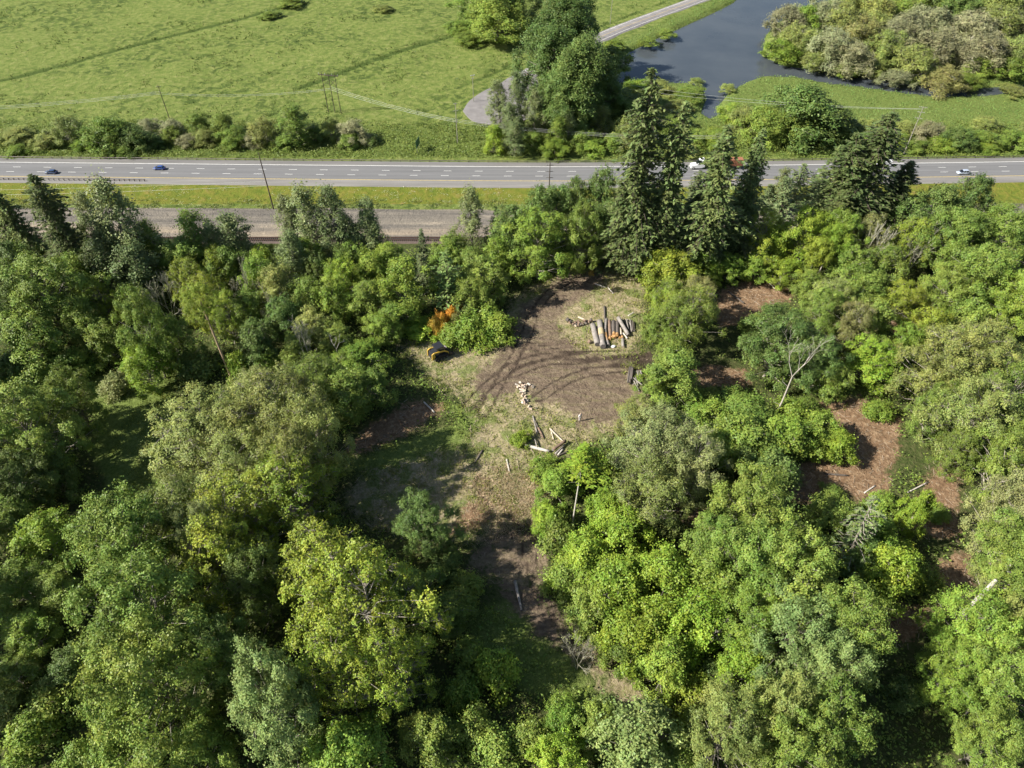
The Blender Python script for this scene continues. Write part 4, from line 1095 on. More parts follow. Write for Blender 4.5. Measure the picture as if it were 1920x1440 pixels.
# --- the rest of the wood, filling between them
OPEN = np.maximum(CLEAR, np.maximum.reduce([soft(q, 1.0) for q in LUSH2[:2]]))
for k, x, y, r_, h, c in [
    ('S', 50.7, 122.2, 2.3, 3.9, 'bright'), ('S', 84.9, 82.1, 3.0, 2.4, 'green'), ('S', 42.1, 93.7, 2.4, 4.1, 'green'), ('S', 80.6, 78.5, 2.8, 4.2, 'dark'), ('S', 93.4, 103.7, 2.7, 2.5, 'bright'), ('S', 69.2, 52.9, 3.0, 3.5, 'dark'),
    ('S', -47.2, 54.1, 2.5, 4.1, 'lime'), ('S', 100.1, 119.9, 2.4, 3.6, 'lime'), ('S', -51.0, 48.2, 2.4, 3.9, 'green'), ('S', 53.1, 119.7, 2.9, 2.5, 'green'), ('S', -75.1, 76.0, 3.0, 2.4, 'dark'), ('S', 99.9, 114.8, 2.7, 2.2, 'dark'),
    ('S', 78.0, 75.3, 2.9, 2.2, 'dark'), ('S', 12.7, 63.4, 3.1, 2.3, 'lime'), ('S', -1.9, 32.7, 2.8, 4.0, 'lime'),
]:
    plant(k, x, y, float(hgt(x, y)), r_, h, c, filler=True)
# ================================================================== GROUND COVER (uncountable)
r3 = np.random.default_rng(21)


def gz(x, y):
    """ground height with ditches and river bed, from the sheet itself"""
    j = np.clip(np.searchsorted(xs, x) - 1, 0, len(xs) - 2); i = np.clip(np.searchsorted(ys, y) - 1, 0, len(ys) - 2)
    fx = (x - xs[j]) / (xs[j + 1] - xs[j]); fy = (y - ys[i]) / (ys[i + 1] - ys[i])
    return (Z[i, j] * (1 - fx) + Z[i, j + 1] * fx) * (1 - fy) + (Z[i + 1, j] * (1 - fx) + Z[i + 1, j + 1] * fx) * fy


def samp(A, x, y):
    j = np.clip(np.searchsorted(xs, x), 0, len(xs) - 1); i = np.clip(np.searchsorted(ys, y), 0, len(ys) - 1)
    return A[i, j]


def cover(name, x, y, k, size, hgt_, color, label, mat=M_LEAF, spread=0.5, upright=0.0, aspect=0.7):
    n = len(x)
    z = gz(x, y)
    X3 = np.repeat(np.column_stack([x, y, z]), k, 0)
    off = r3.normal(size=(n * k, 3)) * [spread, spread, 0]
    off[:, 2] = np.repeat(np.broadcast_to(hgt_, (n,)), k) * r3.uniform(0.15, 1.0, n * k)
    if upright > 0:
        nr = unit(r3.normal(size=(n * k, 3)) * [1, 1, 0.25]); tan = unit(np.array([0, 0, 1.0]) + r3.normal(size=(n * k, 3)) * (1 - upright))
    else:
        nr = unit(np.array([0, 0, 0.7]) + r3.normal(size=(n * k, 3)) * 0.6); tan = None
    V_, Q_ = leaf_quads(X3 + off, nr, size, size * aspect, r3, tan)
    me = raw_mesh(name, V_, Q_, mat, np.clip(np.repeat(r3.uniform(0, 1, n), k) * 0.6 + r3.uniform(0, 0.4, n * k), 0, 1))
    o = link(name, me)
    o.color = (*color, 1)
    return tag(o, label, None, None, 'stuff')


def pts(n, x0, x1, y0, y1):
    return r3.uniform(x0, x1, n), r3.uniform(y0, y1, n)


x, y = pts(34000, -105, 105, 20, 124)
w = np.abs(x) < 0.72 * (0.62 * y + 62) + 10
ok = w & (samp(OPEN, x, y) < 0.35) & (fbm(x / 5, y / 5, 40) > 0.36)
cover('undergrowth', x[ok], y[ok], 5, 0.38, 0.35 + 1.3 * fbm(x[ok] / 4, y[ok] / 4, 41), TCOL['green'], 'low leafy undergrowth on the floor of the wood')
x, y = pts(24000, -60, 60, 40, 122)
m = np.maximum(samp(straw, x, y), samp(lush, x, y)); dd1 = samp(dirt, x, y)
ok = (m > 0.3) & (dd1 < 0.55) & (fbm(x / 3, y / 3, 50) > 0.45)
cover('grass', x[ok], y[ok], 6, 0.42, 0.25, (0.22, 0.265, 0.06), 'green grass and weeds tufting through the clearing', spread=0.3, upright=0.6, aspect=0.3)
x, y = pts(9000, -60, 60, 40, 122)
ok = (samp(straw, x, y) > 0.4) & (samp(dirt, x, y) < 0.45) & (fbm(x / 2.5, y / 2.5, 55) > 0.5)
cover('dry_grass', x[ok], y[ok], 5, 0.45, 0.12, (0.42, 0.34, 0.20), 'flattened dry straw-coloured grass round the dirt yard', spread=0.35, upright=0.2, aspect=0.18)
x, y = pts(9000, -10, 8, 50, 75)
ok = sdf(x, y, P58([(890, 900), (960, 870), (1012, 890), (1015, 985), (960, 1000), (900, 1000), (880, 950)])) < 1.0 * (fbm(x, y, 57) - 0.5) * 6
o = cover('dry_grass', x[ok], y[ok], 4, 0.6, 0.15, (0.50, 0.41, 0.26), 'pale cut straw patch above the shaded track', spread=0.4, upright=0.15, aspect=0.12)
x, y = pts(30000, -235, 235, 267, 302)
mm = fbm(x / 6, y / 6, 60); dfar = np.clip((302 - y) / 14, 0, 1)
hx = np.maximum(0.1, (mm - 0.36) * 6.0) * dfar * np.clip((y - 267) / 2.5, 0, 1)
ok = (samp(dr, x, y) > 2) & (r3.uniform(0, 1, len(x)) < 0.25 + dfar) & ~((x > -25) & (x < 10) & (y > 297))
cover('brambles', x[ok], y[ok], 4, 0.6, hx[ok], (0.155, 0.215, 0.045), 'mounded green brambles along the bank behind the highway', spread=0.7)
x, y = pts(20000, -420, 240, 292, 560)
f2 = fbm(x / 40, y / 40, 70); f3 = fbm(x / 7, y / 7, 71)
dt = samp(ditch, x, y)
ok = (samp(dr, x, y) > 4) & (samp(lush, x, y) < 0.5) & (((f2 > 0.47) & (f3 > 0.53)) | (dt > 0.25) | ((y < 320) & (f3 > 0.55))) & ~((np.abs(x) < 45) & (y > 290) & (y < 345) & (x > -30))
rd = dline(x, y, SRL); ok &= rd > 8
cover('tussocks', x[ok], y[ok], 5, 0.85, np.where(dt[ok] > 0.25, 0.7, 0.45), (0.095, 0.145, 0.034), 'dark grass tussocks scattered over the meadow', spread=0.75, upright=0.45, aspect=0.5)
x, y = pts(42000, -20, 420, 285, 520)
db = samp(dr, x, y); lm = samp(lush, x, y)
ok = (db > 0.5) & ((db < 9) | (lm > 0.5)) & (dline(x, y, SRL) > 6)
hh = np.where(db[ok] < 6, 0.9, 0.5) * (0.5 + fbm(x[ok] / 8, y[ok] / 8, 80))
cover('marsh_grass', x[ok], y[ok], 4, 0.7, hh * 0.7, (0.165, 0.262, 0.070), 'lush green marsh grass and reeds by the water', spread=0.8, upright=0.5, aspect=0.45)
x, y = pts(2600, -240, 60, 229, 246)
ok = fbm(x / 5, y / 3, 90) > 0.55
cover('wild_flowers', x[ok], y[ok], 4, 0.3, 0.35, (0.50, 0.50, 0.36), 'pale wild flowers in the grass strip by the highway', spread=0.4)
x, y = pts(5200, -240, 240, 228.5, 236)
ok = fbm(x / 7, y / 3, 91) > 0.52
cover('verge_weeds', x[ok], y[ok], 5, 0.5, 0.5, (0.15, 0.19, 0.05), 'rank weeds along the edge of the gravel yard', spread=0.5)
# fallen twigs and chips
x, y = pts(16000, -60, 75, 35, 122)
ok = (samp(CLEAR, x, y) > 0.35) & (r3.uniform(0, 1, len(x)) < 0.06 + 0.5 * samp(duff, x, y) + 0.4 * (samp(dirt, x, y) < 0.3))
x, y = x[ok], y[ok]; n = len(x)
a = np.column_stack([x, y, gz(x, y) + 0.05]); az = r3.uniform(0, 6.28, n); ln = r3.gamma(2.0, 0.28, n) + 0.1
bvec = a + np.column_stack([np.cos(az) * ln, np.sin(az) * ln, r3.normal(size=n) * 0.05])
V, Qs = seg_tubes(a, bvec, 0.035, 0.02, 3)
o = link('debris', raw_mesh('debris', V, Qs, M_BARK)); o.color = (0.36, 0.29, 0.21, 1)
tag(o, 'pale broken twigs and wood chips littering the cleared ground', None, None, 'stuff')

# ================================================================== THINGS IN THE CLEARING
M_LOGG = plain('grey_log_bark', (0.24, 0.215, 0.19), 0.9, 0.4, 2.5, 0, 0.6)
M_LOGD = plain('dark_log_bark', (0.105, 0.088, 0.075), 0.9, 0.4, 2.5, 0, 0.6)
M_LOGB = plain('brown_log_bark', (0.20, 0.135, 0.095), 0.9, 0.4, 2.5, 0, 0.6)
M_WOOD = plain('pale_cut_wood', (0.48, 0.40, 0.30), 0.8, 0.2, 6.0)
M_ORANGE = plain('orange_cut_wood', (0.42, 0.24, 0.10), 0.8, 0.3, 5.0)
M_STRIP = plain('stripped_wood', (0.42, 0.33, 0.19), 0.8, 0.3, 4.0)
M_ENDG = plain('grey_cut_end', (0.17, 0.15, 0.145), 0.9, 0.3, 5.0)
M_WHITEW = plain('bleached_wood', (0.52, 0.47, 0.41), 0.85, 0.25, 4.0)


def log(name, u0, v0, u1, v1, r, label, mat, end=None, lift=0.0, cat='log', group=None, lift1=None, r1=None, patch=None, bend=0.0):
    """a felled stem lying between two spots of ground"""
    a = G(u0, v0); b = G(u1, v1)
    r1 = r if r1 is None else r1
    a = a + [0, 0, r + lift]; b = b + [0, 0, r1 + (lift if lift1 is None else lift1)]
    root = thing(name, label, cat, tuple(a), 0, group)
    d = b - a
    side = unit(np.cross(d, [0, 0, 1.0]))
    mb = MB()
    rings = []
    n = 10; K = 6
    ax = unit(d); e = side; f = np.cross(ax, e)
    for k in range(K):
        t = k / (K - 1); c = d * t + side * bend * math.sin(math.pi * t)
        rad = (r + (r1 - r) * t) * rnd.uniform(0.95, 1.05)
        rings.append([c + (e * math.cos(2 * math.pi * i / n) + f * math.sin(2 * math.pi * i / n)) * rad * rnd.uniform(0.93, 1.07) for i in range(n)])
    mb.loft(rings); mb.build('bark', mat, root, smooth=True)
    if end is not None:
        for c, s, rad in ((np.zeros(3), -1, r), (d, 1, r1)):
            MB().cyl(c + ax * s * 0.004, c + ax * s * 0.02, rad * 0.93, rad * 0.93, 12).build('cut_end', end, root)
    if patch:
        t0, t1, pm = patch
        rr = (r + (r1 - r) * (t0 + t1) / 2) * 1.06
        arc = [i / 8 * math.pi for i in range(9)]
        up = np.cross(e, ax) if np.cross(e, ax)[2] > 0 else -np.cross(e, ax)
        rg = []
        for t in np.linspace(t0, t1, 4):
            c = d * t + side * bend * math.sin(math.pi * t)
            rg.append([c + (e * math.cos(q) + up * math.sin(q)) * rr * (1 if 0 < i < 8 else 0.96) for i, q in enumerate(arc)])
        m_ = MB(); m_.loft(rg, close=False); m_.build('stripped_patch', pm, root, smooth=True)
    return root


GL = 'logs of the pile by the dirt yard'
log('log', 1111, 614, 1120, 650, 0.50, 'thick pale grey log, outermost of the pile on the firewood side', M_LOGG, M_ENDG, group=GL)
log('log', 1124, 607, 1130, 655, 0.52, 'longest thick grey log of the pile with a yellow stripped patch', M_LOGG, M_ENDG, group=GL, patch=(0.34, 0.58, M_STRIP))
log('log', 1137, 601, 1140, 650, 0.30, 'slightly bent log of the pile, orange along its lower half', M_LOGG, M_ENDG, group=GL, patch=(0.55, 0.85, M_ORANGE), bend=0.35)
log('log', 1142, 604, 1144, 634, 0.28, 'reddish brown log inside the pile beside the bent one', M_LOGB, M_ORANGE, group=GL)
log('log', 1150, 606, 1150, 631, 0.34, 'dark grey log in the middle of the pile above the orange rounds', M_LOGD, M_ORANGE, group=GL)
log('log', 1157, 606, 1157, 631, 0.32, 'dark grey log under the slanting log of the pile', M_LOGD, M_ORANGE, group=GL)
log('log', 1158, 603, 1178, 632, 0.34, 'grey log lying slantwise across the top of the pile', M_LOGG, M_ENDG, lift=0.55, lift1=0.1, group=GL)
log('log', 1163, 617, 1165, 634, 0.2, 'short pale log between the orange rounds and the slanting log', M_WOOD, M_WOOD, group=GL)
log('log', 1167, 638, 1168, 653, 0.26, 'short log with a yellow cut face at the pile front', M_LOGG, M_WOOD, group=GL)
log('split_rail', 1168, 626, 1176, 637, 0.13, 'white split rail leaning at the pile front', M_WHITEW, None, cat='split rail', lift1=0.1)
log('post', 1133, 576, 1134, 604, 0.16, 'dark weathered post lying in grass behind the pile', M_LOGD, None, cat='post')
log('branch', 1177, 597, 1188, 591, 0.1, 'bleached branch sticking out behind the poles of the pile', M_WHITEW, None, cat='branch', lift=0.5)
for i, (a0, b0, a1, b1) in enumerate([(1166, 600, 1170, 622), (1170, 601, 1176, 624), (1174, 602, 1178, 620), (1178, 603, 1181, 626), (1181, 601, 1184, 624), (1185, 604, 1186, 622), (1176, 600, 1185, 616), (1188, 606, 1189, 624)]):
    log('pole', a0, b0, a1, b1, 0.11, 'thin pole, %s from the slanting log, in the bundle ending the log pile' % ['first', 'second', 'third', 'fifth', 'sixth', 'seventh', 'fourth', 'last'][i], M_LOGD if i % 2 else M_LOGG, None, cat='wooden pole', group='thin poles at the end of the log pile', lift=0.12 * (i % 3))


def chunk(u, v, r, ln, mat, face, label, cat='firewood', group=None, name='log_round', lift=0.0, az=None, stand=False):
    p = G(u, v)
    root = thing(name, label, cat, (p[0], p[1], p[2] + lift), rnd.uniform(0, 6.28) if az is None else az, group)
    if stand:
        MB().cyl((0, 0, 0), (0, 0, ln), r, r * 0.97, 9, 0.06).build('bark', mat, root)
        MB().cyl((0, 0, ln + 0.002), (0, 0, ln + 0.015), r * 0.9, r * 0.9, 9).build('cut_face', face, root)
    else:
        MB().cyl((0, -ln / 2, r), (0, ln / 2, r), r, r * 0.95, 9, 0.07).build('bark', mat, root)
        for s in (-1, 1):
            MB().cyl((0, s * (ln / 2 + 0.002), r), (0, s * (ln / 2 + 0.015), r), r * 0.9, r * 0.9, 9).build('cut_face', face, root)
    return root


for u, v, l in [(1148, 634, 0), (1152, 634, 0), (1158, 631, 0), (1162, 634, 0), (1166, 634, 0), (1150, 631, .45), (1156, 633, .4), (1143, 637, 0)]:
    chunk(u, v, rnd.uniform(0.22, 0.32), 0.5, M_ORANGE, M_ORANGE, 'orange freshly cut round heaped in front of the log pile', 'log round', 'orange rounds at the log pile', lift=l, az=rnd.uniform(-0.3, 0.3))
chunk(1105, 644, 0.36, 0.4, M_LOGB, M_WOOD, 'single pinkish cut round lying by the outermost log', 'log round', stand=False, az=0.8)
chunk(1064, 603, 0.36, 0.5, M_LOGD, M_ENDG, 'single dark round apart at the end of the firewood row', 'log round')
for i, (u, v) in enumerate([(1069, 609), (1074, 610), (1078, 608), (1080, 612), (1083, 607), (1086, 609), (1089, 611), (1092, 609), (1095, 606), (1098, 608), (1100, 604), (1104, 606), (1108, 605), (1084, 612)]):
    chunk(u, v, rnd.uniform(0.2, 0.32), 0.45, M_LOGB if i % 3 else M_LOGD, M_WOOD if i % 2 else M_LOGB, 'brown firewood round in the row beside the log pile', 'log round', 'firewood row by the log pile', lift=0.25 if i % 4 == 0 else 0)
log('pole', 1084, 599, 1098, 606, 0.16, 'pale stripped pole lying on the firewood row', M_WOOD, M_WOOD, cat='wooden pole', lift=0.4)
# split firewood heap in the middle of the clearing
wedge = []
for i in range(3):
    q = MB(); w_, t_ = 0.2 + 0.05 * i, 0.24
    q.prism([(-w_, 0), (w_, 0), (0.05, t_ * 1.6)], -0.28, 0.28)
    wedge.append(q.mesh('split_wood', [M_WHITEW, M_WOOD, plain('pink_split_wood', (0.46, 0.35, 0.27), 0.85, 0.3, 5.0)][i]))
HEAP = [(968, 724), (971, 727), (974, 725), (977, 721), (975, 718), (980, 724), (983, 725), (986, 724), (990, 722), (992, 723), (998, 725), (999, 727), (979, 729), (976, 731), (978, 734), (981, 733), (984, 730), (982, 736), (977, 738), (980, 741), (979, 743), (984, 735), (982, 727),
        (978, 752), (981, 754), (985, 750), (988, 753), (980, 756), (983, 757), (992, 764), (987, 758), (1006, 766), (995, 768), (985, 745), (982, 739)]
for i, (u, v) in enumerate(HEAP):
    p = G(u, v)
    o = link('split_wood', wedge[(i * 2 + i // 3) % 3], None, (p[0], p[1], p[2] + 0.05 + (0.22 if i % 3 == 0 and i < 25 else 0)), (rnd.uniform(-0.5, 0.5), rnd.uniform(-0.5, 0.5), rnd.uniform(0, 6.28)), (rnd.uniform(0.6, 1.05),) * 3)
    tag(o, 'pale split firewood piece in the heap in the middle of the clearing', 'firewood', 'split firewood heap in the clearing')
# planks and timbers below the yard
log('timber', 999, 782, 1007, 814, 0.13, 'grey weathered pole in the grass below the firewood heap', M_LOGG, None, cat='timber')
log('timber', 1003, 790, 1012, 812, 0.12, 'dark weathered pole lying along the grey one', M_LOGD, None, cat='timber')
log('timber', 1009, 803, 1019, 823, 0.15, 'brownish timber at the foot of the weathered poles', M_LOGB, None, cat='timber')
log('timber', 1031, 805, 1058, 831, 0.13, 'long pale pole running down to the tangle of timbers', M_WOOD, M_WOOD, cat='timber')
log('timber', 1033, 809, 1038, 826, 0.11, 'short pale stake branching off the long pale pole', M_WOOD, None, cat='timber')
log('timber', 1060, 831, 1036, 849, 0.24, 'thick brown beam on top of the tangle of timbers', M_LOGB, M_ENDG, cat='timber', lift=0.35)
log('timber', 1059, 836, 1041, 853, 0.16, 'grey beam just below the thick brown beam', M_LOGG, None, cat='timber', lift=0.1)
log('timber', 1055, 844, 1046, 855, 0.15, 'short bleached beam in the tangle of timbers', M_WHITEW, None, cat='timber')
log('timber', 1065, 848, 1044, 857, 0.13, 'dark beam at the lower edge of the tangle of timbers', M_LOGD, None, cat='timber')
log('timber', 985, 837, 1030, 849, 0.24, 'bleached fallen trunk with a white end, left of the timber tangle', M_WHITEW, M_WOOD, cat='timber')
log('timber', 1003, 827, 1007, 843, 0.1, 'thin grey stick standing out of the bleached fallen trunk', M_LOGG, None, cat='timber', lift=0.3)
log('log', 966, 1092, 978, 1146, 0.24, 'long grey-blue log lying on the shaded track', M_LOGG, M_ENDG, r1=0.14)
log('branch', 1228, 1302, 1240, 1330, 0.12, 'bleached branch in the brush beside the lower track', M_WHITEW, None, cat='branch')
log('branch', 1222, 1305, 1246, 1318, 0.1, 'grey branch crossing the bleached one beside the lower track', M_LOGG, None, cat='branch')
log('branch', 945, 1216, 960, 1250, 0.09, 'pale yellowish bare branch at the edge of the lower track', M_WOOD, None, cat='branch')
# brush pile at the yard's right edge
for i, (a0, b0, a1, b1) in enumerate([(1181, 690, 1176, 722), (1184, 691, 1180, 722), (1186, 694, 1183, 716), (1196, 696, 1204, 716), (1194, 698, 1200, 722), (1187, 712, 1204, 724), (1186, 722, 1202, 716), (1188, 716, 1198, 736), (1200, 698, 1205, 712), (1190, 704, 1196, 726)]):
    log('branch', a0, b0, a1, b1, 0.17 if i < 3 else 0.11, 'dark propped stake of the brush heap at the yard edge, %s from the left' % ['first', 'second', 'third'][i] if i < 3 else 'grey dead branch tangled in the brush heap at the yard edge', M_LOGD if i < 3 else M_LOGG, None, cat='branch',
        group='stakes of the brush heap' if i < 3 else 'branches of the brush heap', lift=0.15 * (i % 3), lift1=0.4 if i < 3 else 0.1)
for u0, v0, u1, v1, rr_, lb in [(1365, 548, 1395, 570, 0.14, 'pale pole on the bare patch behind the dark maple'), (1440, 530, 1452, 542, 0.1, 'pale twig-thin pole at the far end of the bare patch'), (1700, 925, 1740, 905, 0.1, 'pale stick on the red-brown ground beside the ivy column'),
                                (1545, 890, 1590, 893, 0.12, 'dark fallen pole on the red-brown clearing'), (1620, 925, 1640, 912, 0.1, 'pale forked stick on the red-brown clearing'), (795, 755, 815, 775, 0.12, 'pale branch in the grass left of the dirt yard'),
                                (1115, 533, 1135, 540, 0.1, 'pale stick in the dry grass behind the dirt yard'), (1140, 540, 1150, 552, 0.1, 'bleached stick by the far corner of the clearing'), (890, 870, 905, 845, 0.13, 'dark stick in the shade of the left glade'), (950, 862, 955, 885, 0.1, 'thin grey stick above the dry grass patch')]:
    log('branch', u0, v0, u1, v1, rr_, lb, M_LOGD if 'dark' in lb else M_WHITEW, None, cat='branch')
p = G(1150, 651)
sk = MB()
sk.loft([[(math.cos(i / 9 * 6.28) * q * (1 + 0.2 * math.sin(3 * i)), math.sin(i / 9 * 6.28) * q * 0.7, z) for i in range(9)] for q, z in ((0.32, 0), (0.42, 0.12), (0.34, 0.28), (0.12, 0.36))])
o = sk.build('plastic_bag', plain('white_plastic', (0.75, 0.77, 0.78), 0.4, 0.08, 4), None); o.location = p
tag(o, 'crumpled white plastic bag in the grass before the log pile', 'bag')

# ---- compact track loader
M_YEL = paint('loader_yellow', (0.58, 0.37, 0.05), 0.4)
M_BLK = paint('loader_black', (0.022, 0.023, 0.026), 0.45)
M_GRY = paint('loader_grey', (0.10, 0.105, 0.115), 0.5)
M_RUB = plain('black_rubber', (0.022, 0.021, 0.02), 0.85, 0.3, 5)
M_GLASS = paint('dark_glass', (0.016, 0.02, 0.026), 0.06)
M_STEEL = plain('worn_steel', (0.11, 0.10, 0.095), 0.5, 0.3, 4, 0.6)
p = G(824, 668)
ld_ = thing('track_loader', 'small yellow and black compact track loader parked in the grass', 'loader', tuple(p), R(36)); ld_.scale = (1.18, 1.18, 1.18)
for s in (-1, 1):
    prof = [(-1.25, 0.42), (-1.05, 0.06), (0.75, 0.0), (1.05, 0.2), (1.1, 0.45), (0.85, 0.72), (-0.1, 0.86), (-1.0, 0.78)]
    tk = MB().prism(prof, s * 0.72 - 0.22, s * 0.72 + 0.22).build('track', M_RUB, ld_, 0.03)
    for xw in (-0.75, -0.25, 0.25, 0.75):
        MB().cyl((xw, s * 0.72 - 0.24, 0.24), (xw, s * 0.72 + 0.24, 0.24), 0.16, None, 10).build('roller', M_GRY, tk)
MB().prism([(-1.35, 0.35), (0.9, 0.3), (1.0, 0.75), (0.75, 1.05), (-1.3, 1.1)], -0.48, 0.48).build('chassis', M_GRY, ld_, 0.03)
hd = MB().prism([(-1.5, 0.55), (-1.38, 1.42), (-0.55, 1.58), (-0.5, 0.7)], -0.46, 0.46).build('engine_hood', M_BLK, ld_, 0.03)
for k in range(4):
    MB().box((-1.25 + 0.2 * k, 0, 1.47 + 0.035 * k), (0.08, 0.6, 0.04)).build('vent', M_BLK, hd)
for s in (-1, 1):
    MB().prism([(-1.55, 0.5), (-1.5, 1.5), (-1.1, 1.68), (-1.0, 0.9), (-1.1, 0.5)], s * 0.62 - 0.08, s * 0.62 + 0.08).build('rear_upright', M_YEL, ld_, 0.02)
    am = MB().prism([(-1.35, 1.45), (-1.2, 1.66), (0.6, 1.36), (1.2, 0.75), (1.35, 0.32), (1.15, 0.28), (0.95, 0.72), (0.45, 1.14)], s * 0.62 - 0.07, s * 0.62 + 0.07).build('lift_arm', M_YEL, ld_, 0.015)
    MB().cyl((-1.0, s * 0.62, 0.95), (0.1, s * 0.62, 1.28), 0.05, None, 8).build('hydraulic_ram', M_STEEL, am)
cb = MB().prism([(-0.55, 1.0), (-0.6, 2.02), (0.45, 2.06), (0.72, 1.5), (0.8, 0.75), (0.2, 0.7)], -0.5, 0.5).build('cab', M_BLK, ld_, 0.03)
MB().box((-0.08, 0, 2.11), (1.3, 1.3, 0.1)).build('cab_roof', M_BLK, cb, 0.02)
for s in (-1, 1):
    MB().prism([(-0.42, 1.25), (-0.45, 1.92), (0.38, 1.95), (0.6, 1.48), (0.62, 1.2)], s * 0.503 - 0.004, s * 0.503 + 0.004).build('side_window', M_GLASS, cb)
MB().prism([(0.53, 1.92), (0.77, 1.5), (0.84, 0.9), (0.82, 0.88), (0.74, 1.48), (0.5, 1.9)], -0.42, 0.42).build('windscreen', M_GLASS, cb)
MB().prism([(-0.565, 1.35), (-0.585, 1.9), (-0.575, 1.9), (-0.555, 1.35)], -0.38, 0.38).build('rear_window', M_GLASS, cb)
bk = MB().prism([(1.25, 0.08), (2.0, 0.04), (2.05, 0.1), (1.4, 0.2), (1.32, 0.55), (1.5, 0.75), (1.42, 0.8), (1.2, 0.55)], -0.92, 0.92).build('bucket', M_STEEL, ld_, 0.01)
for s in (-1, 1):
    MB().prism([(1.25, 0.08), (2.0, 0.05), (1.46, 0.78), (1.22, 0.55)], s * 0.93 - 0.02, s * 0.93 + 0.02).build('bucket_side', M_STEEL, bk)

# ---- person in white
def skin_mesh(name, verts, edges, mat, parent, root=0):
    me = bpy.data.meshes.new(name)
    me.from_pydata([v[:3] for v in verts], edges, [])
    me.materials.append(mat)
    o = link(name, me, parent)
    md = o.modifiers.new('skin', 'SKIN'); md.use_smooth_shade = True
    for i, v in enumerate(verts):
        sv = me.skin_vertices[0].data[i]
        sv.radius = (v[3], v[4] if len(v) > 4 else v[3]); sv.use_root = i == root
    ss = o.modifiers.new('smooth', 'SUBSURF'); ss.levels = 1; ss.render_levels = 2
    return o


M_SKIN = plain('skin', (0.50, 0.33, 0.25), 0.6, 0.1, 8)
M_WHITE = plain('white_cloth', (0.80, 0.76, 0.77), 0.8, 0.08, 6)
M_SHOE = plain('dark_shoe', (0.04, 0.035, 0.035), 0.6, 0.2, 8)
M_HAIR = plain('light_hair', (0.42, 0.34, 0.24), 0.7, 0.25, 12)
p = G(1087, 789.5)
pe = thing('person', 'person in a white top and white trousers standing on the dirt', 'person', tuple(p), R(200))
bv = [(0, 0, 0.95, .13, .10), (0, 0, 1.15, .12, .09), (0, 0, 1.38, .15, .10), (0, 0, 1.5, .06, .06), (0, .02, 1.58, .075, .085), (0, .02, 1.68, .09, .10), (0, .015, 1.75, .06, .07)]
be = [(i, i + 1) for i in range(6)]
for s in (-1, 1):
    b0 = len(bv)
    bv += [(s * .19, 0, 1.40, .055), (s * .25, -.01, 1.14, .045), (s * .27, .05, .90, .033), (s * .27, .07, .84, .03, .02)]
    be += [(2, b0), (b0, b0 + 1), (b0 + 1, b0 + 2), (b0 + 2, b0 + 3)]
    for k, (dx, dl) in enumerate([(-.03, .075), (-.01, .09), (.01, .085), (.03, .065)]):
        c0 = len(bv); bv += [(s * .27 + dx * .35, .075 + dx * .5, .79, .009), (s * .27 + dx * .4, .085 + dx * .5, .79 - dl, .008)]; be += [(b0 + 3, c0), (c0, c0 + 1)]
    c0 = len(bv); bv += [(s * .245, .105, .815, .01), (s * .24, .12, .775, .009)]; be += [(b0 + 3, c0), (c0, c0 + 1)]
    b1 = len(bv)
    bv += [(s * .10, 0, .85, .085), (s * .11, .02, .48, .06), (s * .115, -.02, .09, .042), (s * .12, .09, .035, .04, .03)]
    be += [(0, b1), (b1, b1 + 1), (b1 + 1, b1 + 2), (b1 + 2, b1 + 3)]
skin_mesh('body', bv, be, M_SKIN, pe)
skin_mesh('white_shirt', [(0, 0, .80, .17, .14), (0, 0, 1.12, .155, .125), (0, 0, 1.38, .185, .13), (0, 0, 1.50, .10, .10), (-.2, 0, 1.40, .075), (-.255, -.01, 1.14, .06), (-.268, .03, .98, .05), (.2, 0, 1.40, .075), (.255, -.01, 1.14, .06), (.268, .03, .98, .05)],
          [(0, 1), (1, 2), (2, 3), (2, 4), (4, 5), (5, 6), (2, 7), (7, 8), (8, 9)], M_WHITE, pe)
skin_mesh('white_trousers', [(0, 0, .95, .15, .12), (-.10, 0, .84, .105), (-.11, .02, .48, .08), (-.115, -.02, .14, .065), (.10, 0, .84, .105), (.11, .02, .48, .08), (.115, -.02, .14, .065)], [(0, 1), (1, 2), (2, 3), (0, 4), (4, 5), (5, 6)], M_WHITE, pe)
for s in (-1, 1):
    skin_mesh('shoe', [(s * .115, -.04, .06, .055, .05), (s * .12, .06, .045, .05, .035), (s * .122, .14, .035, .04, .028)], [(0, 1), (1, 2)], M_SHOE, pe)
skin_mesh('hair', [(0, -.05, 1.56, .085, .075), (0, -.03, 1.68, .125, .12), (0, 0.0, 1.79, .11, .115)], [(0, 1), (1, 2)], M_HAIR, pe)
for s in (-1, 1):
    MB().cyl((s * .033, .112, 1.665), (s * .033, .122, 1.665), .011, .008, 8).build('eye', M_SHOE, pe)

# ================================================================== DEAD AND SPECIAL TREES
def woody(name, label, base, segs, color, cat='dead tree'):
    """stems given as (p0, p1, r0, r1) relative to the base"""
    root = thing(name, label, cat, tuple(base))
    A, B, a_, b_ = zip(*segs)
    o = link('trunk', raw_mesh(name + '_trunk', *seg_tubes(np.array(A), np.array(B), np.array(a_), np.array(b_), 7), M_BARK, smooth=True), root)
    o.color = (*color, 1)
    return root


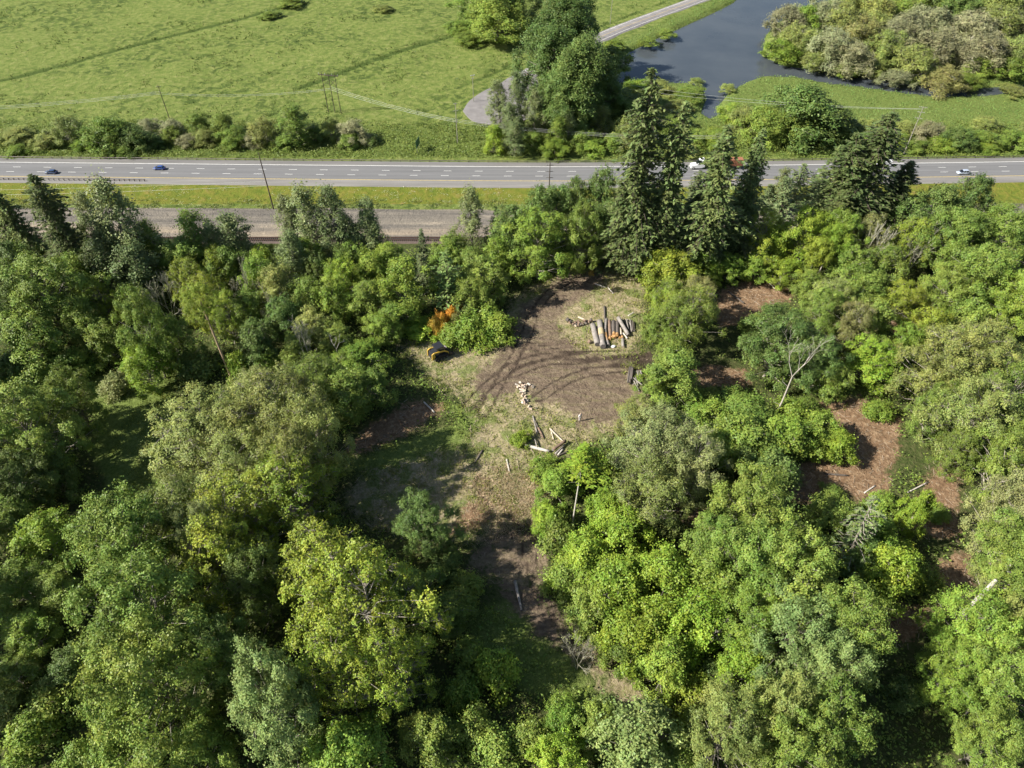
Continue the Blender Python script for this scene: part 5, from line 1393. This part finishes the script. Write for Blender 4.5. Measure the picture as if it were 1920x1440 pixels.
def dead_tree(u, v, hgt0, lean, fork, spread, seed, color, label, r0=0.28, depth=4, side=None):
    r = np.random.default_rng(seed)
    b = G(u, v) - [0, 0, 0.2]
    segs = []
    top = np.array([lean[0], lean[1], hgt0 * fork])
    mid = top * 0.5 + [0.15, 0, 0]
    segs += [(np.zeros(3), mid, r0, r0 * 0.8), (mid, top, r0 * 0.8, r0 * 0.62)]

    def grow(p, d, ln, rad, k):
        q = p + d * ln
        segs.append((p, q, rad, rad * 0.7))
        if k == 0: return
        for _ in range(2 if k > 1 else 3):
            nd = unit(d + r.normal(size=3) * spread + np.array([0, 0, 0.1]))
            grow(q, nd, ln * r.uniform(0.55, 0.85), rad * 0.6, k - 1)
    for i in range(3):
        az = i * 2.1 + 0.4
        grow(top, unit(np.array([math.cos(az) * 0.55 + lean[0] * 0.08, math.sin(az) * 0.4, 1.0])), hgt0 * (1 - fork) * 0.36, r0 * 0.45, depth)
    if side:
        for t, d, ln in side:
            p0_ = top * t
            q = p0_ + np.array(d) * ln * 0.5; segs.append((p0_, q, r0 * 0.3, r0 * 0.2)); segs.append((q, q + np.array([d[0] * 0.3, 0, 0.9]) * ln * 0.5, r0 * 0.2, r0 * 0.08))
    return woody('dead_tree', label, b, segs, color)


dead_tree(1447, 792, 17, (0.5, 0.2), 0.58, 0.30, 4, (0.40, 0.36, 0.30), 'tall bleached dead tree with forked bare crown, right of the clearing', 0.16, 5, [(0.42, (-0.8, 0, 0.4), 2.5), (0.8, (-0.7, 0.2, 0.6), 2.5)])
dead_tree(588, 702, 13, (-0.2, 0.2), 0.7, 0.5, 5, (0.36, 0.32, 0.27), 'thin grey dead stem with a short spur left of the loader', 0.12, 2, [(0.5, (0.7, 0, 0.5), 2)])
dead_tree(640, 700, 9, (0.1, 0.1), 0.6, 0.5, 6, (0.34, 0.31, 0.27), 'short grey snag among the shrubs nearest the loader', 0.1, 2)
dead_tree(228, 575, 11, (-0.8, 0), 0.5, 0.35, 8, (0.36, 0.32, 0.28), 'thin forked dead tree in the upper left wood', 0.12, 2)
dead_tree(535, 620, 9, (-0.6, 0), 0.5, 0.5, 9, (0.40, 0.36, 0.31), 'pale twiggy dead tree in the left wood', 0.12, 3)
dead_tree(1310, 1230, 8, (0.3, 0), 0.45, 0.5, 13, (0.34, 0.31, 0.26), 'short twisted snag above the lower brush', 0.14, 3)
dead_tree(1790, 625, 9, (-0.5, 0), 0.5, 0.5, 15, (0.36, 0.32, 0.27), 'grey dead tree before the right-hand maples', 0.14, 3)


def stemmed(u0, v0, hgt_, r, color, label, crown=None, lean=(0, 0)):
    b = G(u0, v0) - [0, 0, 0.2]
    t = np.array([lean[0], lean[1], hgt_])
    segs = [(t * k / 5, t * (k + 1) / 5, r * (1 - k * 0.11), r * (1 - (k + 1) * 0.11)) for k in range(5)]
    rr_ = np.random.default_rng(int(u0))
    for k in range(6):
        q = t * rr_.uniform(0.55, 0.98); az = rr_.uniform(0, 6.28)
        segs.append((q, q + np.array([math.cos(az), math.sin(az), 0.4]) * rr_.uniform(0.6, 1.8), r * 0.22, r * 0.08))
    root = woody('lone_trunk_tree', label, b, segs, color, 'tree')
    if crown:
        kind, cr, ch, cz, cc = crown
        pr = PROTO[kind][0]
        o = link('crown', pr['crown'], root, (t[0], t[1], cz), (0, 0, rnd.uniform(0, 6)), (cr / pr['R'], cr / pr['R'], ch / pr['H']))
        o.color = (*TCOL[cc], 1)
    return root


stemmed(437, 716, 16.5, 0.22, (0.40, 0.28, 0.18), 'tree with a long bare orange-brown trunk and yellow-green top, left wood', ('Y', 3.2, 7.5, 12.0, 'yellow'), (-0.3, 0.3))
stemmed(1072, 990, 13.5, 0.13, (0.46, 0.42, 0.36), 'slender tree with a long thin pale trunk and small feathery crown, mid clearing edge', ('N', 2.6, 7.0, 8.2, 'lime'), (0.8, 2.2))
stemmed(1803, 1156, 15, 0.34, (0.52, 0.48, 0.42), 'tree with a thick whitish bare trunk near the bottom right corner', ('M', 4.6, 9, 9.5, 'green'), (0.2, 0.2))
stemmed(1525, 530, 10, 0.13, (0.36, 0.32, 0.27), 'tree with a pale bare stem behind the bare patch, right wood', ('B', 2.8, 7, 5.5, 'lime'), (1.2, 0))
stemmed(1500, 545, 9.5, 0.1, (0.36, 0.33, 0.28), 'thin pale-stemmed tree beside the bare patch, right wood', ('B', 2.3, 6, 5.5, 'yellow'), (0.9, 0))
stemmed(1690, 1000, 9, 0.2, (0.34, 0.3, 0.24), 'ivy-wrapped broken column between two red-brown patches', ('U', 2.0, 8.5, 0.2, 'lime'))

# gorse in flower
x, y, z = site(845, 598, 1.2)
go = thing('broom_bush', 'bush in bright orange bloom behind the loader', 'bush', (x, y, z))
for k, (du, dv, cr, cc) in enumerate([(0, 0, 1.7, (0.60, 0.36, 0.04)), (14, -10, 1.4, (0.60, 0.39, 0.05)), (-18, 12, 1.5, (0.58, 0.37, 0.05)), (12, 10, 1.5, (0.20, 0.22, 0.06)), (-30, 20, 1.2, (0.45, 0.33, 0.05))]):
    q = G(845 + du, 598 + dv, 1.2)
    pr = PROTO['S'][k % 4]
    o = link('blossom' if cc[0] > 0.3 else 'crown', pr['crown'], go, (q[0] - x, q[1] - y, q[2] - z), (0, 0, k * 1.3), (cr / pr['R'], cr / pr['R'], 3.4 / pr['H']))
    o.color = (*cc, 1)
for (u, v) in ((1108, 517), (966, 520)):
    q = G(u, v)
    pr = PROTO['S'][0]
    o2 = thing('broom_bush', 'small orange-flowered bush at the far edge of the clearing' if u > 1000 else 'small orange-flowered bush behind the dirt fork', 'bush', tuple(q))
    o = link('blossom', pr['crown'], o2, (0, 0, 0), (0, 0, 1), (0.22, 0.22, 0.3)); o.color = (0.45, 0.33, 0.07, 1)
# ================================================================== VEHICLES ON THE HIGHWAY
M_TYRE = plain('tyre_rubber', (0.02, 0.02, 0.02), 0.85, 0.2, 6)
M_RIM = plain('wheel_rim', (0.38, 0.38, 0.39), 0.35, 0.15, 6, 0.8)
M_LAMP = paint('lamp_lens', (0.70, 0.70, 0.68), 0.15)
M_RED = paint('tail_lamp', (0.35, 0.02, 0.02), 0.2)


def wheel(parent, x, y, r=0.34, w=0.22):
    s = 1 if y > 0 else -1
    o = MB().cyl((x, y - w / 2, r), (x, y + w / 2, r), r, None, 14).build('wheel', M_TYRE, parent, 0.02)
    MB().cyl((x, y + s * (w / 2 + 0.002), r), (x, y + s * (w / 2 + 0.02), r), r * 0.62, r * 0.55, 12).build('rim', M_RIM, o)


def car(name, u, v, label, paint_mat, suv=False):
    s = s_at(u, v); pw = g(u, v, ZH)
    P_, a = along(s, 0.0)
    off = float(pw[1] - P_[1])
    P_, a = along(s, off)
    root = thing(name, label, 'car', (P_[0], P_[1], ZH + 0.006), a + math.pi)        # heading left
    Lh = 2.3
    zt = 1.62 if suv else 1.42
    # lower body: rings along x
    body = []
    for x, w_, zb, zs in [(-2.3, 0.74, 0.38, 0.82), (-2.2, 0.84, 0.30, 0.92), (-1.5, 0.90, 0.24, 0.96), (0.0, 0.91, 0.22, 0.96), (1.0, 0.91, 0.22, 0.95), (1.7, 0.89, 0.24, 0.86), (2.15, 0.82, 0.30, 0.74), (2.3, 0.68, 0.38, 0.64)]:
        body.append([(x, -w_ * 0.9, zb), (x, -w_, zb + 0.14), (x, -w_, zs - 0.16), (x, -w_ * 0.88, zs), (x, w_ * 0.88, zs), (x, w_, zs - 0.16), (x, w_, zb + 0.14), (x, w_ * 0.9, zb)])
    bo = MB().loft(body).build('body', paint_mat, root, smooth=True)
    rx = -1.95 if suv else -1.55
    gh = [(rx - 0.25, 0.80, 0.93, 0.95), (rx, 0.72, 0.93, zt - 0.12), (rx + 0.3, 0.68, 0.93, zt - 0.01), (-0.3, 0.68, 0.93, zt), (0.35, 0.66, 0.93, zt - 0.05), (0.6, 0.66, 0.93, zt - 0.16), (1.25, 0.78, 0.93, 0.95)]
    MB().loft([[(x, -0.82, zb), (x, -w_ - 0.03, zt_ - 0.06 if zt_ > 1 else zt_), (x, -w_ * 0.85, zt_), (x, w_ * 0.85, zt_), (x, w_ + 0.03, zt_ - 0.06 if zt_ > 1 else zt_), (x, 0.82, zb)] for x, w_, zb, zt_ in gh]).build('cabin', M_GLASS, root)
    MB().loft([[(x, -w_, z), (x, -w_ * 0.8, z + 0.045), (x, w_ * 0.8, z + 0.045), (x, w_, z)] for x, w_, z in [(rx + 0.02, 0.66, zt - 0.12), (rx + 0.35, 0.68, zt - 0.0), (-0.3, 0.68, zt + 0.005), (0.35, 0.66, zt - 0.04)]]).build('roof', paint_mat, root)
    for s_ in (-1, 1):
        for xp in (rx + 0.1, -0.75, 0.2):
            MB().cyl((xp + 0.06, s_ * 0.83, 0.94), (xp, s_ * 0.715, zt - 0.06 if xp < 0.2 else zt - 0.1), 0.05, 0.045, 6).build('pillar', paint_mat, root)
        MB().box((2.18, s_ * 0.60, 0.66), (0.16, 0.3, 0.13)).build('headlight', M_LAMP, root)
        MB().box((-2.27, s_ * 0.64, 0.78), (0.1, 0.26, 0.16)).build('tail_light', M_RED, root)
        MB().box((0.85, s_ * 0.97, 1.0), (0.14, 0.16, 0.12)).build('mirror', paint_mat, root)
        for xw in (-1.42, 1.42):
            wheel(root, xw, s_ * 0.82)
    return root


car('car', 98, 325, 'dark blue car on the left, nearest lane, by the guard rail', paint('dark_blue_paint', (0.035, 0.06, 0.13)))
car('car', 300, 317.5, 'bright blue car in the middle lane, left part of the highway', paint('blue_paint', (0.03, 0.07, 0.24)))
car('car', 1803, 326, 'pale silver-blue estate car alone on the right part of the highway', paint('silver_blue_paint', (0.42, 0.47, 0.55), 0.25), True)

# white van glimpsed through the big fir
s = s_at(1655, 311); P_, a = along(s, -1.8)
vn = thing('van', 'white van half hidden behind the big dark fir', 'van', (P_[0], P_[1], ZH + 0.006), a + math.pi)
MVW = paint('white_paint', (0.75, 0.75, 0.74))
MB().prism([(-2.8, 0.35), (2.7, 0.35), (2.75, 0.85), (1.9, 1.15), (1.25, 2.15), (-2.75, 2.25)], -0.97, 0.97).build('body', MVW, vn, 0.08)
MB().prism([(1.98, 1.2), (1.38, 2.05), (1.42, 2.07), (2.02, 1.22)], -0.8, 0.8).build('windscreen', M_GLASS, vn)
for s_ in (-1, 1):
    MB().prism([(0.3, 1.25), (0.3, 1.95), (1.2, 1.95), (1.65, 1.25)], s_ * 0.975 - 0.004, s_ * 0.975 + 0.004).build('side_window', M_GLASS, vn)
    for xw in (-1.7, 1.75): wheel(vn, xw, s_ * 0.86, 0.36)

# articulated truck, orange container
s = s_at(1342, 316); P_, a = along(s, -1.75)
tk = thing('truck', 'articulated truck, white sleeper cab, hauling an orange container', 'truck', (P_[0], P_[1], ZH + 0.006), a + math.pi)
MOR = plain('orange_container_paint', (0.28, 0.12, 0.065), 0.7, 0.2, 1.5)
fx = 10.3
MB().prism([(fx - 5.6, 1.0), (fx - 5.6, 3.2), (fx - 5.2, 3.95), (fx - 3.6, 3.75), (fx - 2.75, 2.75), (fx - 2.35, 1.95), (fx - 0.5, 1.75), (fx - 0.2, 1.4), (fx - 0.1, 0.5), (fx - 5.0, 0.55)], -1.22, 1.22).build('cab', MVW, tk, 0.1)
MB().prism([(fx - 3.42, 3.42), (fx - 2.72, 2.72), (fx - 2.35, 2.02), (fx - 2.28, 2.04), (fx - 2.66, 2.76), (fx - 3.36, 3.46)], -1.05, 1.05).build('windscreen', M_GLASS, tk)
for s_ in (-1, 1):
    MB().prism([(fx - 3.9, 2.1), (fx - 3.9, 2.8), (fx - 3.1, 2.8), (fx - 2.75, 2.1)], s_ * 1.226 - 0.005, s_ * 1.226 + 0.005).build('side_window', M_GLASS, tk)
    MB().prism([(fx - 5.1, 2.6), (fx - 5.1, 3.05), (fx - 4.7, 3.05), (fx - 4.7, 2.6)], s_ * 1.226 - 0.005, s_ * 1.226 + 0.005).build('sleeper_window', M_GLASS, tk)
    MB().cyl((fx - 6.4, s_ * 0.95, 0.75), (fx - 4.6, s_ * 0.95, 0.75), 0.32, None, 12).build('fuel_tank', M_RIM, tk)
    MB().box((fx - 0.25, s_ * 0.9, 1.05), (0.2, 0.4, 0.25)).build('headlight', M_LAMP, tk)
    for xw in (fx - 1.3, fx - 6.7, fx - 8.0, -8.2, -9.4): wheel(tk, xw, s_ * 1.02, 0.5, 0.45)
MB().box((fx - 6.6, 0, 0.95), (5.0, 0.9, 0.3)).build('chassis', M_STEEL, tk)
MB().box((-3.2, 0, 1.12), (13.6, 0.9, 0.3)).build('trailer_frame', M_STEEL, tk)
ct = MB().box((-3.35, 0, 2.62), (13.4, 2.44, 2.6)).build('container', MOR, tk, 0.03)
for k in range(44):
    for s_ in (-1, 1):
        MB().box((-9.8 + k * 0.3, s_ * 1.235, 2.62), (0.14, 0.05, 2.4)).build('rib', MOR, ct) if k % 2 == 0 else None

# ================================================================== POLES, WIRES, SIGN
M_POLE = plain('creosoted_pole', (0.075, 0.058, 0.046), 0.9, 0.3, 2.0)
M_POLEG = plain('weathered_pole', (0.27, 0.245, 0.21), 0.9, 0.25, 2.0)
M_INS = paint('porcelain', (0.42, 0.43, 0.42), 0.3)
M_WIRE = plain('aluminium_wire', (0.50, 0.50, 0.47), 0.5, 0.1, 1.0, 0.2)


def pole(u, v, h, r, label, mat, arms=(), rz=0.0, lamp=None, cat='utility pole'):
    b = G(u, v)
    root = thing('utility_pole', label, cat, tuple(b), rz)
    MB().cyl((0, 0, -0.4), (0, 0, h), r, r * 0.62, 10).build('shaft', mat, root)
    for z, w in arms:
        ar = MB().box((0, r * 0.75 + 0.06, z), (w, 0.12, 0.14)).build('crossarm', mat, root)
        for k in (-0.46, -0.2, 0.2, 0.46):
            MB().cyl((k * w, r * 0.75 + 0.06, z + 0.07), (k * w, r * 0.75 + 0.06, z + 0.3), 0.07, 0.05, 8).build('insulator', M_INS, ar)
    return root, b


def top_of(b, h, rz=0.0, off=0.0):
    return np.array([b[0] + off * math.cos(rz), b[1] + off * math.sin(rz), b[2] + h])


def wire(a, b, sag, label, r=0.035):
    a = np.array(a); b = np.array(b)
    t = np.linspace(0, 1, 15)[:, None]
    q = a + (b - a) * t - np.array([0, 0, 1.0]) * sag * 4 * t * (1 - t)
    o = link('power_line', raw_mesh('power_line', *seg_tubes(q[:-1], q[1:], r, r, 4), M_WIRE))
    return tag(o, label, 'power line', 'power lines strung between the poles')


_, b1 = pole(513, 392, 22, 0.26, 'tall dark pole without crossarms standing at the gravel yard edge', M_POLE)
_, b2 = pole(1029, 366, 13.5, 0.24, 'weathered pole with three crossarms on the near side of the highway', M_POLE, ((12.1, 2.6), (9.6, 2.6), (7.1, 2.6)))
_, b3 = pole(318, 223, 15, 0.17, 'leaning-looking thin dark pole standing in the meadow', M_POLE, ((14.0, 2.0),), R(20))
_, b4 = pole(858, 268, 17, 0.19, 'grey pole with stacked crossarms beside the turning area', M_POLEG, ((16.5, 1.6), (13.6, 2.2), (9.0, 1.5)), R(15))
_, b5 = pole(1694, 290, 20, 0.18, 'pale pole with crossarms behind the highway near the marsh', M_POLEG, ((19.6, 3.0), (17.6, 2.6), (15.2, 2.6)), R(-20))
_, b6 = pole(1144, 44, 14, 0.16, 'thin pole beside the side road near the top edge', M_POLEG, ((13.5, 1.6),), R(30))
_, b7 = pole(888, 191, 12, 0.14, 'pole with white fittings at the tip of the turning area', M_POLEG, ((11.6, 1.8), (10.4, 1.2)), R(25))
for s_ in (-1, 1):
    o = MB().box((s_ * 0.7, 0, 11.9), (0.7, 0.3, 0.16)).build('lamp_head', M_INS, bpy.data.objects[_.name])
# three-legged pole structure
hb = G(627, 211)
hf = thing('timber_pylon', 'three-pole timber frame with cross braces carrying lines in the meadow', 'pylon', tuple(hb), R(-12))
for k, xo in enumerate((-2.8, 0.3, 3.2)):
    MB().cyl((xo, 0, -0.4), (xo, 0, 17.5), 0.17, 0.12, 8).build('shaft', M_POLE, hf)
ca = MB().box((0.2, 0.2, 16.4), (9.0, 0.16, 0.22)).build('crossarm', M_POLE, hf)
MB().box((0.2, -0.2, 16.4), (9.0, 0.16, 0.22)).build('crossarm', M_POLE, hf)
for xo in (-4.2, -1.3, 1.8, 4.4):
    MB().cyl((xo, 0.2, 16.5), (xo, 0.2, 17.1), 0.12, 0.09, 8).build('insulator', M_INS, ca)
for a_, c_ in (((-2.8, 0, 12.0), (0.3, 0, 14.6)), ((0.3, 0, 12.0), (-2.8, 0, 14.6)), ((0.3, 0, 12.0), (3.2, 0, 14.6)), ((3.2, 0, 12.0), (0.3, 0, 14.6))):
    MB().cyl(a_, c_, 0.08, None, 6).build('brace', M_POLE, hf)
t3, t4, t5 = top_of(b3, 14), top_of(b4, 9.0), top_of(b5, 17)
H0 = np.array([hb[0], hb[1], hb[2] + 10.2])
for k, dz in enumerate((0, 0.45, 0.9)):
    d = np.array([0, 0.3 * k, dz])
    lb = ['lowest', 'middle', 'top'][k]
    wire(t4 + d, H0 + d * 1.3, 1.2, lb + ' of three bright lines between the grey pole and the timber frame')
    wire(t4 + d, t4 + [105, -14, 0] + d, 2.2, lb + ' line crossing the poplars right of the grey pole')
    wire(t3 + d - [0, 0, 3], t3 + [-130, -20, -3] + d, 2.0, lb + ' line leaving the meadow pole toward the left edge')
    if k < 2: wire(H0 + d, t3 + d - [0, 0, 3], 1.8, lb + ' line between the timber frame and the meadow pole')
wire(top_of(b1, 11.2), top_of(b1, 11.2) + [-230, -2, -2], 2.2, 'upper of two wires running left from the tall dark pole')
wire(top_of(b1, 9.4), top_of(b1, 9.4) + [-230, -2, -2.4], 2.2, 'lower of two wires running left from the tall dark pole')
for k in (-0.9, 0.9):
    wire(t5 + [k, 0, 2], t5 + [-110, 30, -2 + k], 2.0, ('near' if k < 0 else 'far') + ' wire running left from the pale pole by the marsh')

# large green road sign, seen edge-on
sb = G(785, 284)
sg = thing('road_sign', 'large green road sign seen almost edge-on beyond the highway', 'road sign', tuple(sb), R(78))
M_GREEN = plain('sign_green', (0.012, 0.10, 0.075), 0.45, 0.15, 1.0)
pn = MB().box((0, 0, 3.9), (4.6, 0.06, 3.2)).build('panel', M_GREEN, sg)
for x0_, z0_, w_, h_ in ((0, 5.44, 4.4, 0.07), (0, 2.36, 4.4, 0.07), (-2.2, 3.9, 0.07, 3.0), (2.2, 3.9, 0.07, 3.0)):
    MB().box((x0_, -0.034, z0_), (w_, 0.01, h_)).build('border', M_INS, pn)
for xo in (-1.4, 1.4):
    MB().box((xo, 0.1, 2.6), (0.16, 0.14, 5.6)).build('post', M_POLEG, sg)
# delineator posts of the side road
for u, v, lb in ((1233, 33, 'white roadside marker post on the river side of the road'), (1143, 57, 'white marker post on the meadow side of the road')):
    b = G(u, v)
    mp_ = thing('marker_post', lb, 'marker post', (b[0], b[1], b[2] + 0.3))
    MB().box((0, 0, 0.55), (0.2, 0.08, 1.5)).build('post', M_INS, mp_)
    MB().box((0, -0.03, 1.05), (0.1, 0.02, 0.16)).build('reflector', M_RED, mp_)

# ================================================================== WHICH TREE IS WHICH
def zone(t):
    u, v, y = t['u'], t['v'], t['y']
    if y > 262:
        if y > 325 or (u > 1420 and v < 165):
            if u > 1420: return 'in the grove across the channel' if u < 1600 else 'in the grove above the marsh' if u < 1760 else 'in the grove at the top corner'
            if u < 840: return 'in the open meadow'
            if u < 1005: return 'at the field corner by the side road'
            if u < 1165: return 'in the clump hiding the side road'
            return 'on the river bank'
        if u < 340: return 'in the hedge row behind the two blue cars'
        if u < 760: return 'in the hedge row behind the tall pole'
        if u < 1015: return 'below the turning area'
        if u < 1190: return 'in the tall clump beside the river'
        if u < 1355: return 'by the creek mouth'
        if u < 1610: return 'between the highway and the marsh'
        return 'along the marsh behind the silver car'
    if y > 117:
        for lim, z in ((160, 'on the slope at the left edge'), (330, 'on the slope beside the blue cars'), (510, 'on the slope left of the tall pole'), (660, 'on the slope right of the tall pole'), (830, 'on the slope below the gravel yard'),
                       (980, 'on the slope behind the broom'), (1140, 'on the slope behind the dirt fork'), (1290, 'on the slope around the tallest fir'), (1440, 'on the slope below the truck'), (1600, 'on the slope before the marsh'), (1760, 'on the slope before the pale pole'), (9999, 'on the slope at the right edge')):
            if u < lim: return z
    rows = ((600, 'behind'), (720, 'level with'), (860, 'just below'), (1000, 'well below'), (1180, 'far below'), (9999, 'along the bottom below'))
    cols = ((150, 'the left edge'), (330, 'the shaded glade'), (520, 'the long-trunked tree'), (720, 'the grey snags'), (900, 'the loader'), (1120, 'the dirt yard'), (1290, 'the log pile'), (1440, 'the small bare patch'), (1600, 'the bleached dead tree'), (1760, 'the red-brown patch'), (9999, 'the right edge'))
    rw_ = next(n for l, n in rows if v < l); cl = next(n for l, n in cols if u < l)
    if cl.endswith('edge'):
        rw_ = {'behind': 'high up along', 'level with': 'a third down along', 'just below': 'halfway down along', 'well below': 'low down along', 'far below': 'lower still along', 'along the bottom below': 'at the bottom of'}[rw_]
    return rw_ + ' ' + cl


ORD = ['first', 'second', 'third', 'fourth', 'fifth', 'sixth', 'seventh', 'eighth', 'ninth', 'tenth', 'eleventh', 'twelfth', 'thirteenth', 'fourteenth', 'fifteenth']
sets = {}
for t in TREES:
    t['zone'] = zone(t)
    t['o']['group'] = KIND[t['kind']][1] + ' ' + t['zone'] if t['u'] > -60 else 'maples beyond the left edge'
    if t['label']:
        t['o']['label'] = t['label']
    else:
        sets.setdefault((ADJ[t['col']], KIND[t['kind']][1], t['zone']), []).append(t)
for (adj, kd, zn), L in sets.items():
    L.sort(key=lambda t: t['u'])
    for i, t in enumerate(L):
        if len(L) == 1: lb = '%s %s %s' % (adj, kd, zn)
        elif len(L) == 2: lb = '%s %s %s, the %s one' % (adj, kd, zn, ('left', 'right')[i])
        else: lb = '%s %s %s, %s from the left' % (adj, kd, zn, ORD[min(i, 14)])
        t['o']['label'] = lb
